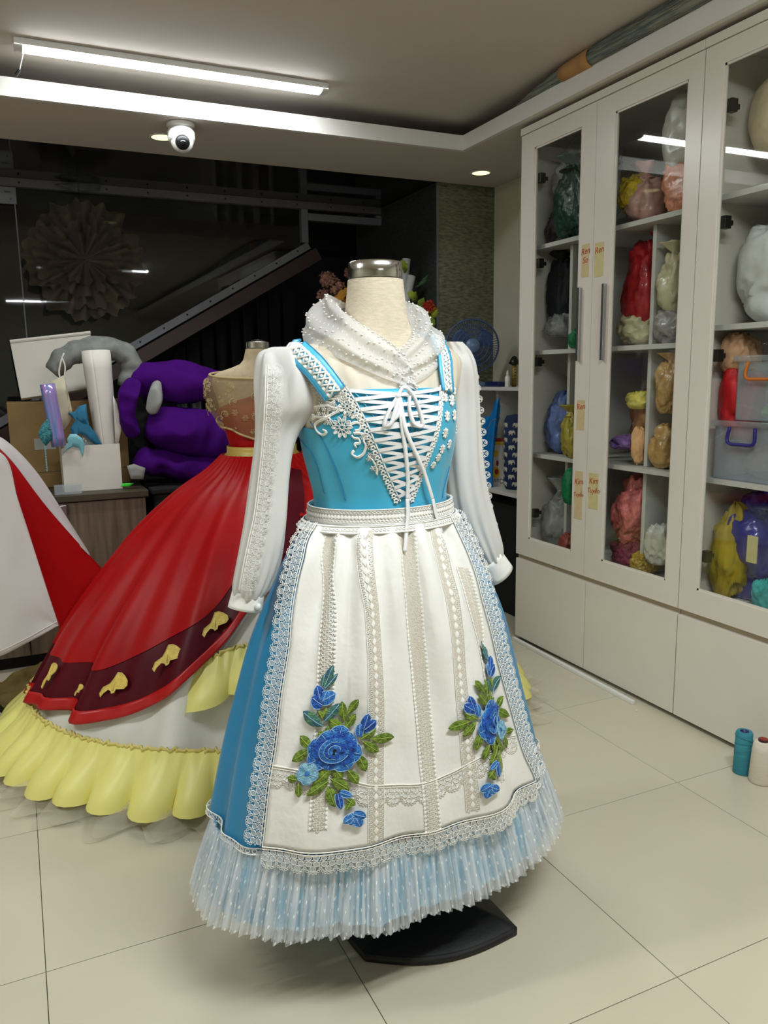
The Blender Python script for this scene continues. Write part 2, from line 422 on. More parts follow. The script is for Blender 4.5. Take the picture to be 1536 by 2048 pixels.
# ================================================================== white display cabinets along the right wall
CX = 2.09
def plane_mat(y, z, x=CX-0.0012):
    m4 = Matrix(((0, 0, -1, x), (-1, 0, 0, y), (0, 1, 0, z), (0, 0, 0, 1)))
    return m4
def cabinet(label, ya, yb, doors, lows, shelves, dividers, tapes, hinge_y):
    t = thing('display_cabinet', label, 'cabinet', (CX, (ya+yb)/2, 0), 0, 'white display cabinets on the right wall')
    off = (CX, (ya+yb)/2, 0)
    def part(nm, mb, mat=W['lacquer_in'], parent=None, **k):
        return at_origin(mb, off).obj(nm, mat, parent or t, **k)
    xb = X1-0.004
    part('side_panel', MB().box(CX+0.022, xb, ya, ya+0.018, 0.018, 2.257), W['lacquer'])
    part('side_panel', MB().box(CX+0.022, xb, yb-0.018, yb, 0.018, 2.257), W['lacquer'])
    part('back_panel', MB().box(xb-0.01, xb, ya+0.018, yb-0.018, 0.018, 2.257))
    part('top_panel', MB().box(CX-0.006, xb, ya, yb, 2.258, 2.286), W['lacquer'], bevel=0.002)
    part('bottom_panel', MB().box(CX+0.03, xb-0.01, ya+0.018, yb-0.018, 0.44, 0.462))
    part('slot_rail', MB().box(CX+0.016, CX+0.03, ya, yb, 0.36, 0.44), M('slot_rail_paint', srgb(176, 160, 134), 0.6))
    part('plinth', MB().box(CX+0.03, CX+0.05, ya, yb, 0.001, 0.05), M('plinth_board', srgb(120, 116, 96), 0.7, var=0.3, vscale=9))
    for z, y0, y1 in shelves:
        part('shelf', MB().box(CX+0.05, xb-0.01, y0+0.001, y1-0.001, z-0.018, z))
    for y, z0, z1 in dividers:
        part('divider', MB().box(CX+0.10, xb-0.01, y-0.009, y+0.009, z0+0.001, z1-0.019))
    for y0, y1 in lows:
        part('lower_door', MB().box(CX, CX+0.018, y0+0.0015, y1-0.0015, 0.018, 0.396), W['lacquer'], bevel=0.0012)
    made = []
    for (y0, y1, g0, g1) in doors:
        z0, z1, h0, h1 = 0.418, 2.256, 0.503, 2.190
        d = MB()
        for a in ((y0+0.001, g0, z0, z1), (g1, y1-0.001, z0, z1), (g0, g1, z0, h0), (g0, g1, h1, z1)):
            d.box(CX, CX+0.02, *a)
        dd = part('door', d, W['lacquer'])
        part('glass_pane', MB().box(CX+0.010, CX+0.014, g0+0.0005, g1-0.0005, h0+0.0005, h1-0.0005), W['pane'], dd)
        bd = MB()
        for a in ((g0, g0+0.007, h0, h1), (g1-0.007, g1, h0, h1), (g0, g1, h0, h0+0.007), (g0, g1, h1-0.007, h1)):
            bd.box(CX+0.004, CX+0.0095, *a)
        part('glazing_bead', bd, W['lacquer'], dd)
        made.append(dd)
    for k, yh in hinge_y:
        for z in (2.07, 1.72, 1.30, 0.62):
            part('hinge', MB().box(CX+0.022, CX+0.05, yh-0.02, yh+0.004, z-0.02, z+0.02).box(CX+0.03, CX+0.07, yh-0.01, yh, z-0.008, z+0.008), W['dark_metal'], made[k], bevel=0.002)
    for k, yh in ((0, doors[0][2]-0.022), (1, doors[1][3]+0.022)) if doors[0][2] > doors[1][2] else ():
        hb = MB().box(CX-0.016, CX-0.001, yh-0.006, yh+0.006, 1.297, 1.584).box(CX-0.018, CX-0.012, yh-0.011, yh+0.003, 1.297, 1.584)
        part('handle', hb, W['metal'], made[k], bevel=0.0015)
    for k, (px0, py0, px1, py1), txt, tm in tapes:
        a = at(px0, py0, 0, CX-0.0005); b = at(px1, py1, 0, CX-0.0005)
        lo = MB().box(CX-0.0008, CX-0.0001, min(a[1], b[1]), max(a[1], b[1]), b[2], a[2])
        lb = part('tape_label', lo, tm, made[k])
        cy = (a[1]+b[1])/2; h = a[2]-b[2]; w = abs(a[1]-b[1])
        for r, line in enumerate(txt):
            text_mesh('handwriting', line, min(0.034, w*1.5/max(2, len(line)*0.62)), W['ink'], lb,
                      Matrix.Translation(-Vector(off)) @ plane_mat(cy, a[2]-h*(0.22+0.27*r)) @ Matrix.Rotation(0.1-0.05*r, 4, 'Z'), 0.25)
    return t
ysp = 2.552
cabinet('white glazed display cabinet with taped labels beside the slate pier', 2.034, 3.045,
        [(ysp, 3.045, 2.640, 2.950), (2.034, ysp, 2.100, 2.450)], [(2.540, 3.045), (2.034, 2.540)],
        [(1.80, 2.052, 3.027), (1.350, 2.052, 3.027), (0.890, 2.052, 3.027)],
        [(2.812, 0.462, 0.890), (2.812, 0.890, 1.350), (2.812, 1.35, 1.80), (2.330, 0.462, 0.89), (2.330, 0.89, 1.35), (2.330, 1.35, 1.80)],
        [(0, (1164, 490, 1177, 553), ('Ren', 'So'), W['tape']), (1, (1190, 487, 1206, 552), ('Ren',), W['tape2']),
         (0, (1154, 800, 1168, 861), ('Ren',), W['tape']), (0, (1150, 941, 1163, 1040), ('Kim', 'Tuyến'), W['tape']),
         (1, (1178, 945, 1195, 1020), ('Kim', 'Tuyến'), W['tape2'])],
        [(0, 2.955), (1, 2.098)])
cabinet('white glazed display cabinet in front holding plastic boxes and cloth', 1.020, 2.032,
        [(1.530, 2.032, 1.610, 1.955), (1.020, 1.530, 1.10, 1.45)], [(1.526, 2.032), (1.020, 1.526)],
        [(1.812, 1.038, 2.014), (1.40, 1.038, 2.014), (0.890, 1.038, 2.014)], [],
        [], [(0, 1.958)])
# white trunking lying on the floor along the plinth
a, b = np.array([2.070, 3.03, 0.0075]), np.array([2.050, 2.19, 0.0075])
p = MB().bar(a, b, 0.016, 0.015).obj('cable_trunking', W['white_plastic'], bevel=0.002)
tag(p, 'thin white cable trunking lying on the tiles along the cabinet foot', 'trunking')
# ================================================================== the blue dress on its form
D_LOC = np.array([0.696, 1.53, 0.0]); D_ROT = math.radians(4.0)
def d2w(p):
    c, s = math.cos(D_ROT), math.sin(D_ROT)
    return np.array([D_LOC[0]+c*p[0]-s*p[1], D_LOC[1]+s*p[0]+c*p[1], p[2]])
def w2d(p):
    c, s = math.cos(D_ROT), math.sin(D_ROT); x, y = p[0]-D_LOC[0], p[1]-D_LOC[1]
    return np.array([c*x+s*y, -s*x+c*y, p[2]])
class Surf:
    """a draped body: rings of height z with half-width a, front depth bf, back depth bb, centre cx"""
    def __init__(s, tab, rip=None, w=None): s.tab = sorted(tab); s.rip = rip; s.cache = {}; s.w = w or d2w
    def row(s, z):
        k = round(z, 4)
        if k not in s.cache: s.cache[k] = hermite(s.tab, z)
        return s.cache[k]
    def P(s, phi, z, off=0.0):
        a, bf, bb, cx = s.row(z); b = bf if math.cos(phi) > 0 else bb
        if s.rip: off = off + s.rip(phi, z)
        return np.array([cx+(a+off)*math.sin(phi), -(b+off)*math.cos(phi), z])
    def N(s, phi, z):
        e = 1e-3
        du = s.P(phi+e, z)-s.P(phi-e, z); dv = s.P(phi, z+e)-s.P(phi, z-e)
        return unit(np.cross(du, dv))
    def Q(s, phi, z, h):
        return s.P(phi, z)+s.N(phi, z)*h
    def pick(s, px, py, off=0.0, phi=None, z=None):
        """(phi, z) of the point seen at a pixel of the photograph"""
        best = None
        for ph in np.linspace(-1.9, 1.1, 13):
            for zz in np.linspace(s.tab[0][0], s.tab[-1][0], 13):
                q = project(s.w(s.P(ph, zz, off))); e = (q[0]-px)**2+(q[1]-py)**2
                if best is None or e < best[0]: best = (e, ph, zz)
        ph, zz = best[1:]
        for _ in range(25):
            q0 = project(s.w(s.P(ph, zz, off))); e = 1e-3
            J = np.array([(project(s.w(s.P(ph+e, zz, off)))-q0)/e, (project(s.w(s.P(ph, zz+e, off)))-q0)/e]).T
            r = np.array([px, py])-q0
            st = np.linalg.solve(J.T @ J + np.diag([200., 20.]), J.T @ r)
            ph += float(np.clip(st[0], -.15, .15)); zz += float(np.clip(st[1], -.05, .05))
        return min(max(ph, -2.0), 1.25), zz
BODY = Surf([(0.80, .165, .12, .115, .006), (0.93, .150, .112, .105, .004), (0.97, .142, .108, .102, .004), (1.0, .141, .107, .102, .004), (1.05, .150, .115, .105, .003),
             (1.10, .161, .128, .110, .002), (1.15, .166, .136, .112, 0), (1.20, .174, .127, .110, 0), (1.25, .192, .108, .102, 0),
             (1.28, .198, .092, .092, 0), (1.30, .184, .080, .085, 0), (1.32, .132, .070, .078, 0), (1.345, .076, .067, .074, 0),
             (1.38, .0645, .0645, .0645, 0), (1.445, .0568, .0568, .0568, 0)])
SK_TAB = [(.28, .408, .242, .272, .014), (.335, .398, .235, .265, .014), (.40, .382, .228, .255, .013), (.5, .355, .214, .24, .011), (.6, .327, .202, .225, .012), (.7, .297, .19, .21, .013),
          (.8, .254, .172, .19, .012), (.88, .21, .148, .158, .003), (.93, .176, .128, .132, 0.0), (.97, .148, .113, .109, .005), (1.0, .145, .111, .107, .004)]
def skirt_rip(phi, z):
    k = smooth((0.99-z)/0.35)
    w = 0.010*math.sin(9*phi+0.6) + 0.006*math.sin(17*phi+1.3+2*z) + 0.006*math.sin(5*phi-1.0)
    return k*w*(0.4+0.9*(1-z))
SKIRT = Surf(SK_TAB, skirt_rip)
SKIRT0 = Surf(SK_TAB)

W['satin_blue_shaded'] = M('blue_satin_shaded', srgb(10, 132, 184), 0.36, var=0.04, vscale=5, sheen=0.15, spec=0.55, bump=0.03, bscale=30)  # deeper copy of the dress satin, shade put into the colour
W['satin_blue_lit'] = M('blue_satin_lit', srgb(66, 178, 214), 0.36, var=0.05, vscale=9, sheen=0.15, spec=0.5, bump=0.05, bscale=24)  # same satin, light from above put into the colour
W['satin_blue_top_lit'] = M('blue_satin_top_lit', srgb(86, 194, 234), 0.4, var=0.03, spec=0.45)  # same satin again, brightest copy for the top-lit straps
W['cotton'] = M('white_cotton', srgb(242, 240, 234), 0.8, var=0.03, vscale=10, bump=0.12, bscale=60)
W['chiffon'] = M('white_blouse_satin', srgb(236, 234, 230), 0.45, var=0.03, vscale=8, sheen=0.2, bump=0.12, bscale=16, transl=0.2)
W['sheer'] = M('sheer_cream_silk', srgb(222, 210, 190), 0.5, var=0.05, vscale=9, bump=0.1, bscale=20)
W['lace'] = M('white_lace_thread', srgb(249, 247, 240), 0.75, var=0.02, vscale=60)
W['lace_cream'] = M('cream_lace_thread', srgb(248, 243, 232), 0.8, var=0.03, vscale=60)
W['lace_base_shaded'] = M('shaded_lace_ground', srgb(214, 207, 192), 0.85, var=0.06, vscale=140, bump=0.3, bscale=400)  # toned darker to paint the shade inside the lace holes
W['lace_net'] = M('lace_net_fill', srgb(248, 250, 250), 0.8, var=0.03, vscale=80, alpha=0.36)
W['ribbon'] = M('white_satin_ribbon', srgb(240, 240, 240), 0.35, var=0.02, sheen=0.2)
W['linen'] = M('form_linen', srgb(216, 203, 180), 0.9, var=0.10, vscale=60, bump=0.25, bscale=260, stretch=(1, 1, 5))
W['steel'] = M('polished_steel', srgb(205, 203, 200), 0.16, metal=1.0, var=0.05, aniso=0.6, bump=0.03, bscale=40, stretch=(8, 8, 0.2))
W['base_black'] = M('stand_black_powder', srgb(13, 13, 15), 0.55, var=0.2, vscale=30, bump=0.06, bscale=200)
W['leaf'] = M('green_embroidery', srgb(84, 112, 28), 0.7, var=0.3, vscale=120, bump=0.5, bscale=300, col2=srgb(128, 156, 48))
W['leaf_rib'] = M('light_green_thread', srgb(168, 184, 84), 0.7, var=0.1)
W['petal'] = M('royal_blue_embroidery', srgb(12, 56, 150), 0.55, var=0.3, vscale=110, bump=0.5, bscale=300, col2=srgb(30, 100, 205))
W['petal_mid'] = M('mid_blue_embroidery', srgb(24, 92, 190), 0.55, var=0.3, vscale=110, bump=0.5, bscale=300, col2=srgb(60, 140, 220))
W['petal_light'] = M('sky_blue_embroidery', srgb(92, 160, 205), 0.55, var=0.2, vscale=110, bump=0.4, bscale=300, col2=srgb(160, 212, 226))
W['petal_edge'] = M('pale_blue_thread', srgb(150, 190, 226), 0.6, var=0.05)
W['teal_leaf'] = M('teal_embroidery', srgb(30, 92, 130), 0.6, var=0.3, vscale=90, bump=0.5, bscale=300, col2=srgb(88, 140, 96))
def tulle_mat(name, base, dot, a0, a1, nu, nv, rx=0.16, ry=0.28, dens=0.0):
    """white net with woven dots on its UV grid"""
    mt = bpy.data.materials.new(name); mt.use_nodes = True
    nt = mt.node_tree; N = nt.nodes; L = nt.links; bs = N['Principled BSDF']
    uv = N.new('ShaderNodeUVMap'); sp = N.new('ShaderNodeSeparateXYZ'); L.new(uv.outputs[0], sp.inputs[0])
    def mth(op, a, b=None):
        n = N.new('ShaderNodeMath'); n.operation = op
        for i, q in enumerate((a, b)):
            if q is None: continue
            if isinstance(q, (int, float)): n.inputs[i].default_value = q
            else: L.new(q, n.inputs[i])
        return n.outputs[0]
    v = mth('MULTIPLY', sp.outputs[1], nv); row = mth('FLOOR', v); par = mth('MULTIPLY', mth('MODULO', row, 2.0), 0.5)
    u = mth('ADD', mth('MULTIPLY', sp.outputs[0], nu), par)
    fu = mth('DIVIDE', mth('SUBTRACT', mth('FRACT', u), 0.5), rx); fv = mth('DIVIDE', mth('SUBTRACT', mth('FRACT', v), 0.5), ry)
    r2 = mth('ADD', mth('MULTIPLY', fu, fu), mth('MULTIPLY', fv, fv))
    dt = mth('LESS_THAN', r2, 1.0)
    mx = N.new('ShaderNodeMix'); mx.data_type = 'RGBA'; mx.inputs[6].default_value = base; mx.inputs[7].default_value = dot
    L.new(dt, mx.inputs[0]); L.new(mx.outputs[2], bs.inputs['Base Color'])
    al = N.new('ShaderNodeMapRange'); al.inputs[3].default_value = a0; al.inputs[4].default_value = a1
    L.new(dt, al.inputs[0])
    cb = N.new('ShaderNodeCombineXYZ'); L.new(sp.outputs[0], cb.inputs[0]); L.new(mth('MULTIPLY', sp.outputs[1], 0.004), cb.inputs[1])
    no = N.new('ShaderNodeTexNoise'); no.inputs['Scale'].default_value = 260.0; no.inputs['Detail'].default_value = 2; L.new(cb.outputs[0], no.inputs['Vector'])
    mr = N.new('ShaderNodeMapRange'); mr.inputs[1].default_value = 0.35; mr.inputs[2].default_value = 0.65; mr.inputs[3].default_value = -dens; mr.inputs[4].default_value = dens
    L.new(no.outputs['Fac'], mr.inputs[0])
    L.new(mth('ADD', al.outputs[0], mr.outputs[0]), bs.inputs['Alpha'])
    bs.inputs['Roughness'].default_value = 0.6
    return mt

# ------------------------------------------------------------------ the form
fm = thing('dress_form', 'linen dress form with steel neck cap wearing the blue dress', 'dress form', D_LOC, D_ROT)
MB().grid(lambda u, v: BODY.P(2*math.pi*u, lerp(0.82, 1.4445, v)), 48, 50, closed=True).obj('torso', W['linen'], fm, True)
cp = MB().lathe([(0.0545, 1.445), (0.0555, 1.447), (0.0555, 1.477), (0.053, 1.4795), (0.001, 1.4815)], 48)
cp.obj('neck_cap', W['steel'], fm, False).data.polygons.foreach_set('use_smooth', [i < 48*4 for i in range(len(cp.f))])
MB().tube([(0, 0.0, 0.03), (0, 0.0, 0.82)], 0.016, 14).obj('pole', W['base_black'], fm, True)
# domed four-cornered foot
A, B = w2d(at(730, 1926, 2, 0.0)), w2d(at(1034, 1872, 2, 0.0))
corners = [A, B, B*0.72+np.array([0.035, 0.27, 0]), A+np.array([0.035, 0.24, 0])]
def foot(u, v):
    t = (u*4) % 4; k = int(t) % 4; f = t-k
    p, q = corners[k], corners[(k+1) % 4]; c0 = sum(corners)/4
    e = p+(q-p)*f; e = e+unit(e-c0)*(0.045 if k == 0 else 0.018)*math.sin(math.pi*f)
    r = 1.0 if v < 0.3 else lerp(1.0, 0.06, smooth((v-0.3)/0.7)**0.8)
    if v < 0.12: r = 0.985
    z = [0.001, 0.004, 0.016, 0.022][min(3, int(v*12))] if v < 0.3 else lerp(0.022, 0.085, smooth((v-0.3)/0.7)**0.7)
    return (c0[0]+(e[0]-c0[0])*r, c0[1]+(e[1]-c0[1])*r, z)
fb = MB().grid(foot, 64, 24, closed=True); fb.f.append(list(range(63, -1, -1)))
fb.obj('foot', W['base_black'], fm, True)

# ------------------------------------------------------------------ lace toolkit
class Strip:
    def __init__(s, pts, nrm):
        s.p = [np.asarray(q, float) for q in pts]; s.n = [unit(q) for q in nrm]
        s.d = [0.0]
        for a, b in zip(s.p, s.p[1:]): s.d.append(s.d[-1]+np.linalg.norm(b-a))
        s.L = s.d[-1]
    def frame(s, x):
        x = min(max(x, 0), s.L*0.99999); k = int(np.searchsorted(s.d, x, 'right'))-1; k = min(max(k, 0), len(s.p)-2)
        t = (x-s.d[k])/max(1e-9, s.d[k+1]-s.d[k])
        p = s.p[k]+(s.p[k+1]-s.p[k])*t; n = unit(s.n[k]+(s.n[k+1]-s.n[k])*t)
        k0, k1 = max(k-1, 0), min(k+2, len(s.p)-1)
        tg = unit(s.p[k1]-s.p[k0]); sd = unit(np.cross(n, tg))
        return p, tg, sd, n
    def P(s, x, t, h=0.0):
        p, tg, sd, n = s.frame(x); return p+sd*t+n*h+tg*(0 if 0 <= x <= s.L else (x if x < 0 else x-s.L))
def on(surf, pxs, n=40, off=0.004):
    """strip lying on a surface along pixels of the photograph"""
    pz = spline([surf.pick(*p, off) for p in pxs], n)
    return Strip([surf.P(q[0], q[1])+surf.N(q[0], q[1])*off for q in pz], [surf.N(q[0], q[1]) for q in pz])
def onp(surf, pz, n=40, off=0.004):
    pz = spline(pz, n)
    return Strip([surf.P(q[0], q[1])+surf.N(q[0], q[1])*off for q in pz], [surf.N(q[0], q[1]) for q in pz])
class SurfStrip:
    """strip that follows every fold of a surface"""
    def __init__(s, surf, pz, n=60):
        s.f = surf; s.q = [np.array(q, float) for q in spline(pz, n)]; s.d = [0.0]
        P = [surf.P(q[0], q[1]) for q in s.q]
        s.r = [np.linalg.norm(surf.P(q[0]+.01, q[1])-surf.P(q[0]-.01, q[1]))/.02 for q in s.q]
        s.r = [float(np.mean(s.r[max(0, i-4):i+5])) for i in range(n)]
        for a, b, r in zip(s.q, s.q[1:], s.r): s.d.append(s.d[-1]+math.hypot((b[0]-a[0])*r, (b[1]-a[1])*1.05))
        s.L = s.d[-1]
    def P(s, x, t, h=0.0):
        xx = min(max(x, 0), s.L*.99999); k = min(max(int(np.searchsorted(s.d, xx, 'right'))-1, 0), len(s.q)-2)
        w = (xx-s.d[k])/max(1e-9, s.d[k+1]-s.d[k]); q = s.q[k]+(s.q[k+1]-s.q[k])*w; r = s.r[k]
        k0, k1 = max(k-2, 0), min(k+3, len(s.q)-1)
        dx, dz = (s.q[k1][0]-s.q[k0][0])*r, s.q[k1][1]-s.q[k0][1]; l = math.hypot(dx, dz); dx, dz = dx/l, dz/l
        ph, z = q[0]-dz*t/r+dx*(x-xx)/r, q[1]+dx*t+dz*(x-xx)
        return s.f.P(ph, z, h+.0012)
def ring(mb, S, s0, t0, rs, rt, w, h=0.0016, n=9, rot=0.0, h0=0.0):
    b = len(mb.v); c, sn = math.cos(rot), math.sin(rot)
    for i in range(n):
        a = 2*math.pi*i/n; x, y = math.cos(a), math.sin(a)
        for f, hh in ((1.0, 0.0), (0.5, h), (0.0, 0.0)):
            ex, ey = (rs-w*(1-f))*x, (rt-w*(1-f))*y
            mb.pt(S.P(s0+ex*c-ey*sn, t0+ex*sn+ey*c, h0+hh))
    for i in range(n):
        j = (i+1) % n
        for k in (0, 1): mb.f.append([b+i*3+k, b+i*3+k+1, b+j*3+k+1, b+j*3+k])
def disc(mb, S, s0, t0, rs, rt, h=0.0006, n=8, rot=0.0, dome=0.0):
    b = mb.pt(S.P(s0, t0, h+dome)); c, sn = math.cos(rot), math.sin(rot)
    for i in range(n):
        a = 2*math.pi*i/n; ex, ey = rs*math.cos(a), rt*math.sin(a); mb.pt(S.P(s0+ex*c-ey*sn, t0+ex*sn+ey*c, h))
    for i in range(n): mb.f.append([b, b+1+i, b+1+(i+1) % n])
def band(mb, S, t0, t1, h=0.0, n=60, s0=0.0, s1=None, across=2):
    s1 = S.L if s1 is None else s1
    mb.grid(lambda u, v: S.P(lerp(s0, s1, u), lerp(t0, t1, v), h), n, across); return mb
def cord(mb, S, t, r=0.0014, n=60, h=0.001, s0=0.0, s1=None):
    s1 = S.L if s1 is None else s1
    mb.tube([S.P(lerp(s0, s1, i/n), t, h) for i in range(n+1)], r, 4, cap=False)
def scallop_lace(S, width=0.036, pitch=0.027, sign=1):
    """openwork edging: daisies on a cord with a picot fan outside"""
    thr, net = MB(), MB(); n = max(1, round(S.L/pitch)); pt = S.L/n; k = width/0.036
    cord(thr, S, 0.0, 0.0014, max(20, n*2)); cord(thr, S, sign*0.004*k, 0.0010, max(20, n*2))
    for i in range(n*2):
        ring(thr, S, (i+.5)*pt/2, sign*0.002*k, 0.0022, 0.0018, 0.0009, n=6)
    for i in range(n):
        s = (i+.5)*pt
        for j, (ds, dt, rs, rt) in enumerate(((-.25, .0085, .0056, .0048), (.25, .0085, .0056, .0048), (-.25, .0185, .0056, .0050), (.25, .0185, .0056, .0050), (0, .0270, .0052, .0052))):
            ring(thr, S, s+ds*pt, sign*dt*k, rs*k, rt*k, 0.0013, n=8); disc(net, S, s+ds*pt, sign*dt*k, rs*k*.9, rt*k*.9)
        ring(thr, S, s, sign*.0135*k, .0024, .0024, .001, n=6); ring(thr, S, s+pt/2, sign*.0135*k, .0020, .0020, .001, n=6)
        m_ = 9
        for j in range(m_):
            a = math.pi*(j/(m_-1)); R = 0.0128*k
            ring(thr, S, s-R*math.cos(a)*1.0, sign*(.0215*k+.0125*k*math.sin(a)), .0026*k, .0026*k, .0010, n=6)
    return thr, net
def insertion_lace(S, width=0.034, kind='ring'):
    thr, base = MB(), MB(); band(base, S, -width/2, width/2, 0.0008, 60)
    p = 0.0088; n = round(S.L/p); p = S.L/n
    for i in range(n):
        s = (i+.5)*p
        if kind == 'ring':
            for c in (-.26, 0, .26):
                ring(thr, S, s+(p/2 if c == 0 else 0), c*width*.72, .0044, .0042, .0016, n=7)
            for c in (-1, 1):
                disc(thr, S, s, c*width*.46, .0040, .0030, 0.0012, 7, dome=0.0022)
                ring(thr, S, s, c*width*.335, .0024, .0020, .0009, n=5)
        else:
            for c in (-1, 1):
                for q in (.30, .44): ring(thr, S, s+(p/2 if q < .4 else 0), c*width*q, .0036, .0030, .0013, n=6)
            if i % 2 == 0:
                b = len(thr.v)
                for a, w in ((0, .0082), (1, .0050), (2, .0082), (3, .0050)):
                    an = math.pi/2*a; thr.pt(S.P(s+w*math.cos(an), w*math.sin(an)*1.1, 0.0012))
                c_ = thr.pt(S.P(s, 0, 0.0034))
                for a in range(4): thr.f.append([b+a, b+(a+1) % 4, c_])
    for c in (-1, 1): cord(thr, S, c*width*.5, 0.0009, 60)
    return thr, base
def tree_obj(pair, parent, n0, n1, m0='lace', m1='lace_net'):
    o = pair[0].obj(n0, W[m0], parent, True); pair[1].obj(n1, W[m1], o, True); return o

# ------------------------------------------------------------------ blue dress: bodice, straps, skirt, hem frill
dr = thing('blue_dress', 'blue satin dress with laced bodice and white dotted hem frill', 'dress', D_LOC, D_ROT)
ztop_pts = [(-math.pi, 1.19), (-1.75, 1.155), (-1.3, 1.150), (-1.08, 1.165), (-0.88, 1.198), (-0.78, 1.222), (-0.62, 1.226), (0.0, 1.226), (0.55, 1.226), (0.72, 1.222), (0.86, 1.20), (1.08, 1.165), (1.35, 1.15), (1.75, 1.155), (math.pi, 1.19)]
def ztop(phi): return hermite(ztop_pts, phi)[0]
def bod(u, v):
    ph = lerp(-math.pi, math.pi, u); z = lerp(0.982, ztop(ph), v)
    return BODY.P(ph, z, 0.007 + 0.0014*math.sin(ph*14)*smooth((1.12-z)/.1))
MB().grid(bod, 128, 40).obj('bodice', W['satin_blue_lit'], dr, True, solid=0.003)
# seams and the pleated stomacher under the lacing
for pxs in ([(604, 858), (622, 905), (648, 985)], [(620, 842), (655, 900), (690, 1000)], [(900, 930), (886, 995)]):
    S = on(BODY, pxs, 30, 0.0092); o_ = MB(); o_.tube(S.p, 0.0012, 5); o_.obj('seam', W['satin_blue_shaded'], dr, True)
VL = [(690, 776), (725, 832), (752, 890), (775, 945), (800, 1002)]
VR = [(881, 774), (877, 822), (868, 870), (850, 915), (835, 955), (816, 1002)]
SL, SR = on(BODY, VL, 60, 0.0105), on(BODY, VR, 60, 0.0105)
for j in range(9):
    t = (j+1)/10
    a = np.array(VL[0])*(1-t)+np.array(VR[0])*t; b = np.array([808, 900+60*abs(t-.5)])
    S = on(BODY, [tuple(a+(0, 12)), tuple((a+b)/2), tuple(b)], 16, 0.0092); MB().tube(S.p, [0.0032*(1-i/16) + 0.0004 for i in range(16)], 5, flat=0.5).obj('stomacher_pleat', W['satin_blue_lit'], dr, True)
for S, sg in ((SL, 1), (SR, -1)):
    o_ = MB(); cord(o_, S, 0.0, 0.0018, 50)
    o_.obj('lacing_edge', W['ribbon'], dr, True)
    eye = MB()
    n = 23
    for i in range(n):
        s = (i+.5)*S.L/n
        ring(eye, S, s, -sg*0.0075, 0.0050, 0.0050, 0.0030, h=0.0030, n=10)
        for a in range(5): disc(eye, S, s+0.0048*math.cos(a*1.257), -sg*0.0075+0.0048*math.sin(a*1.257), 0.0019, 0.0019, 0.0012, 6, dome=0.0016)
    eye.obj('eyelet_lace', W['lace'], dr, True)
def chord_strip(p, q, off, sag=0.0):
    n = 14; pts, nr = [], []
    for i in range(n):
        t = i/(n-1); c = p+(q-p)*t
        ph = math.atan2(c[0]-BODY.row(c[2])[3], -c[1]/BODY.row(c[2])[1]*BODY.row(c[2])[0])
        s_ = BODY.P(ph, c[2], off+0.003*math.sin(math.pi*t)); pts.append(s_); nr.append(BODY.N(ph, c[2]))
    return Strip(pts, nr)
NL = 11
for i in range(NL):
    u0, u1 = 0.03+0.93*i/NL, 0.03+0.93*(i+.95)/NL
    for k, (Sa, Sb) in enumerate(((SL, SR), (SR, SL))):
        p = Sa.P(u0*Sa.L, 0, 0.001); q = Sb.P(u1*Sb.L, 0, 0.001)
        S = chord_strip(p, q, 0.0125+0.0016*k)
        band(MB(), S, -0.0036, 0.0036, 0, 13, across=1).obj('lacing_ribbon', W['ribbon'], dr, True)
def ribbon_px(pxs, surf, offs, w, name, parent, n=40, twist=0.0):
    q = []
    for (x, y), of in zip(pxs, offs):
        ph, z = surf.pick(x, y, of); q.append(list(surf.P(ph, z, of))+list(surf.N(ph, z)))
    q = spline(q, n); S = Strip([a[:3] for a in q], [a[3:] for a in q])
    o_ = MB(); o_.grid(lambda u, v: S.P(u*S.L, (v-.5)*w*math.cos(twist*math.sin(u*5)), (v-.5)*w*math.sin(twist*math.sin(u*5))), n, 1)
    return o_.obj(name, W['ribbon'], parent, True, solid=0.0006)
bow = MB().sphere(SL.P(0, 0)*0, 0.006, 0.006, 0.006, 10, 6)
ph, z = BODY.pick(797, 792, 0.02); bc = BODY.P(ph, z, 0.018); bow.xf(lambda p: p+bc)
bw = bow.obj('bow_knot', W['ribbon'], dr, True)
ribbon_px([(797, 792), (778, 822), (768, 852), (782, 848), (792, 815), (797, 792)], BODY, [.018, .022, .02, .024, .026, .018], 0.008, 'bow_loop', bw, twist=.8)
ribbon_px([(797, 792), (808, 774), (826, 790), (842, 830), (845, 852), (828, 846), (818, 815), (820, 785)], BODY, [.018, .022, .022, .02, .02, .022, .02, .016], 0.008, 'bow_loop', bw, twist=.9)
ribbon_px([(797, 792), (795, 830), (780, 846)], BODY, [.018, .02, .02], 0.008, 'bow_loop', bw, twist=.6)
tail_y = [(800, 795), (804, 850), (812, 910), (816, 960), (815, 1000)]
ribbon_px(tail_y, BODY, [.02, .019, .018, .018, .02], 0.0085, 'ribbon_tail', bw)
ribbon_px([(800, 795), (812, 860), (838, 920), (852, 955), (866, 1000)], BODY, [.02, .02, .019, .018, .02], 0.0085, 'ribbon_tail', bw)
ribbon_px([(815, 998), (816, 1030), (813, 1065), (810, 1103)], SKIRT0, [.022, .023, .02, .016], 0.0085, 'ribbon_tail', bw, 24)
ribbon_px([(866, 998), (872, 1028), (880, 1050), (884, 1066)], SKIRT0, [.022, .023, .02, .016], 0.0085, 'ribbon_tail', bw, 24)
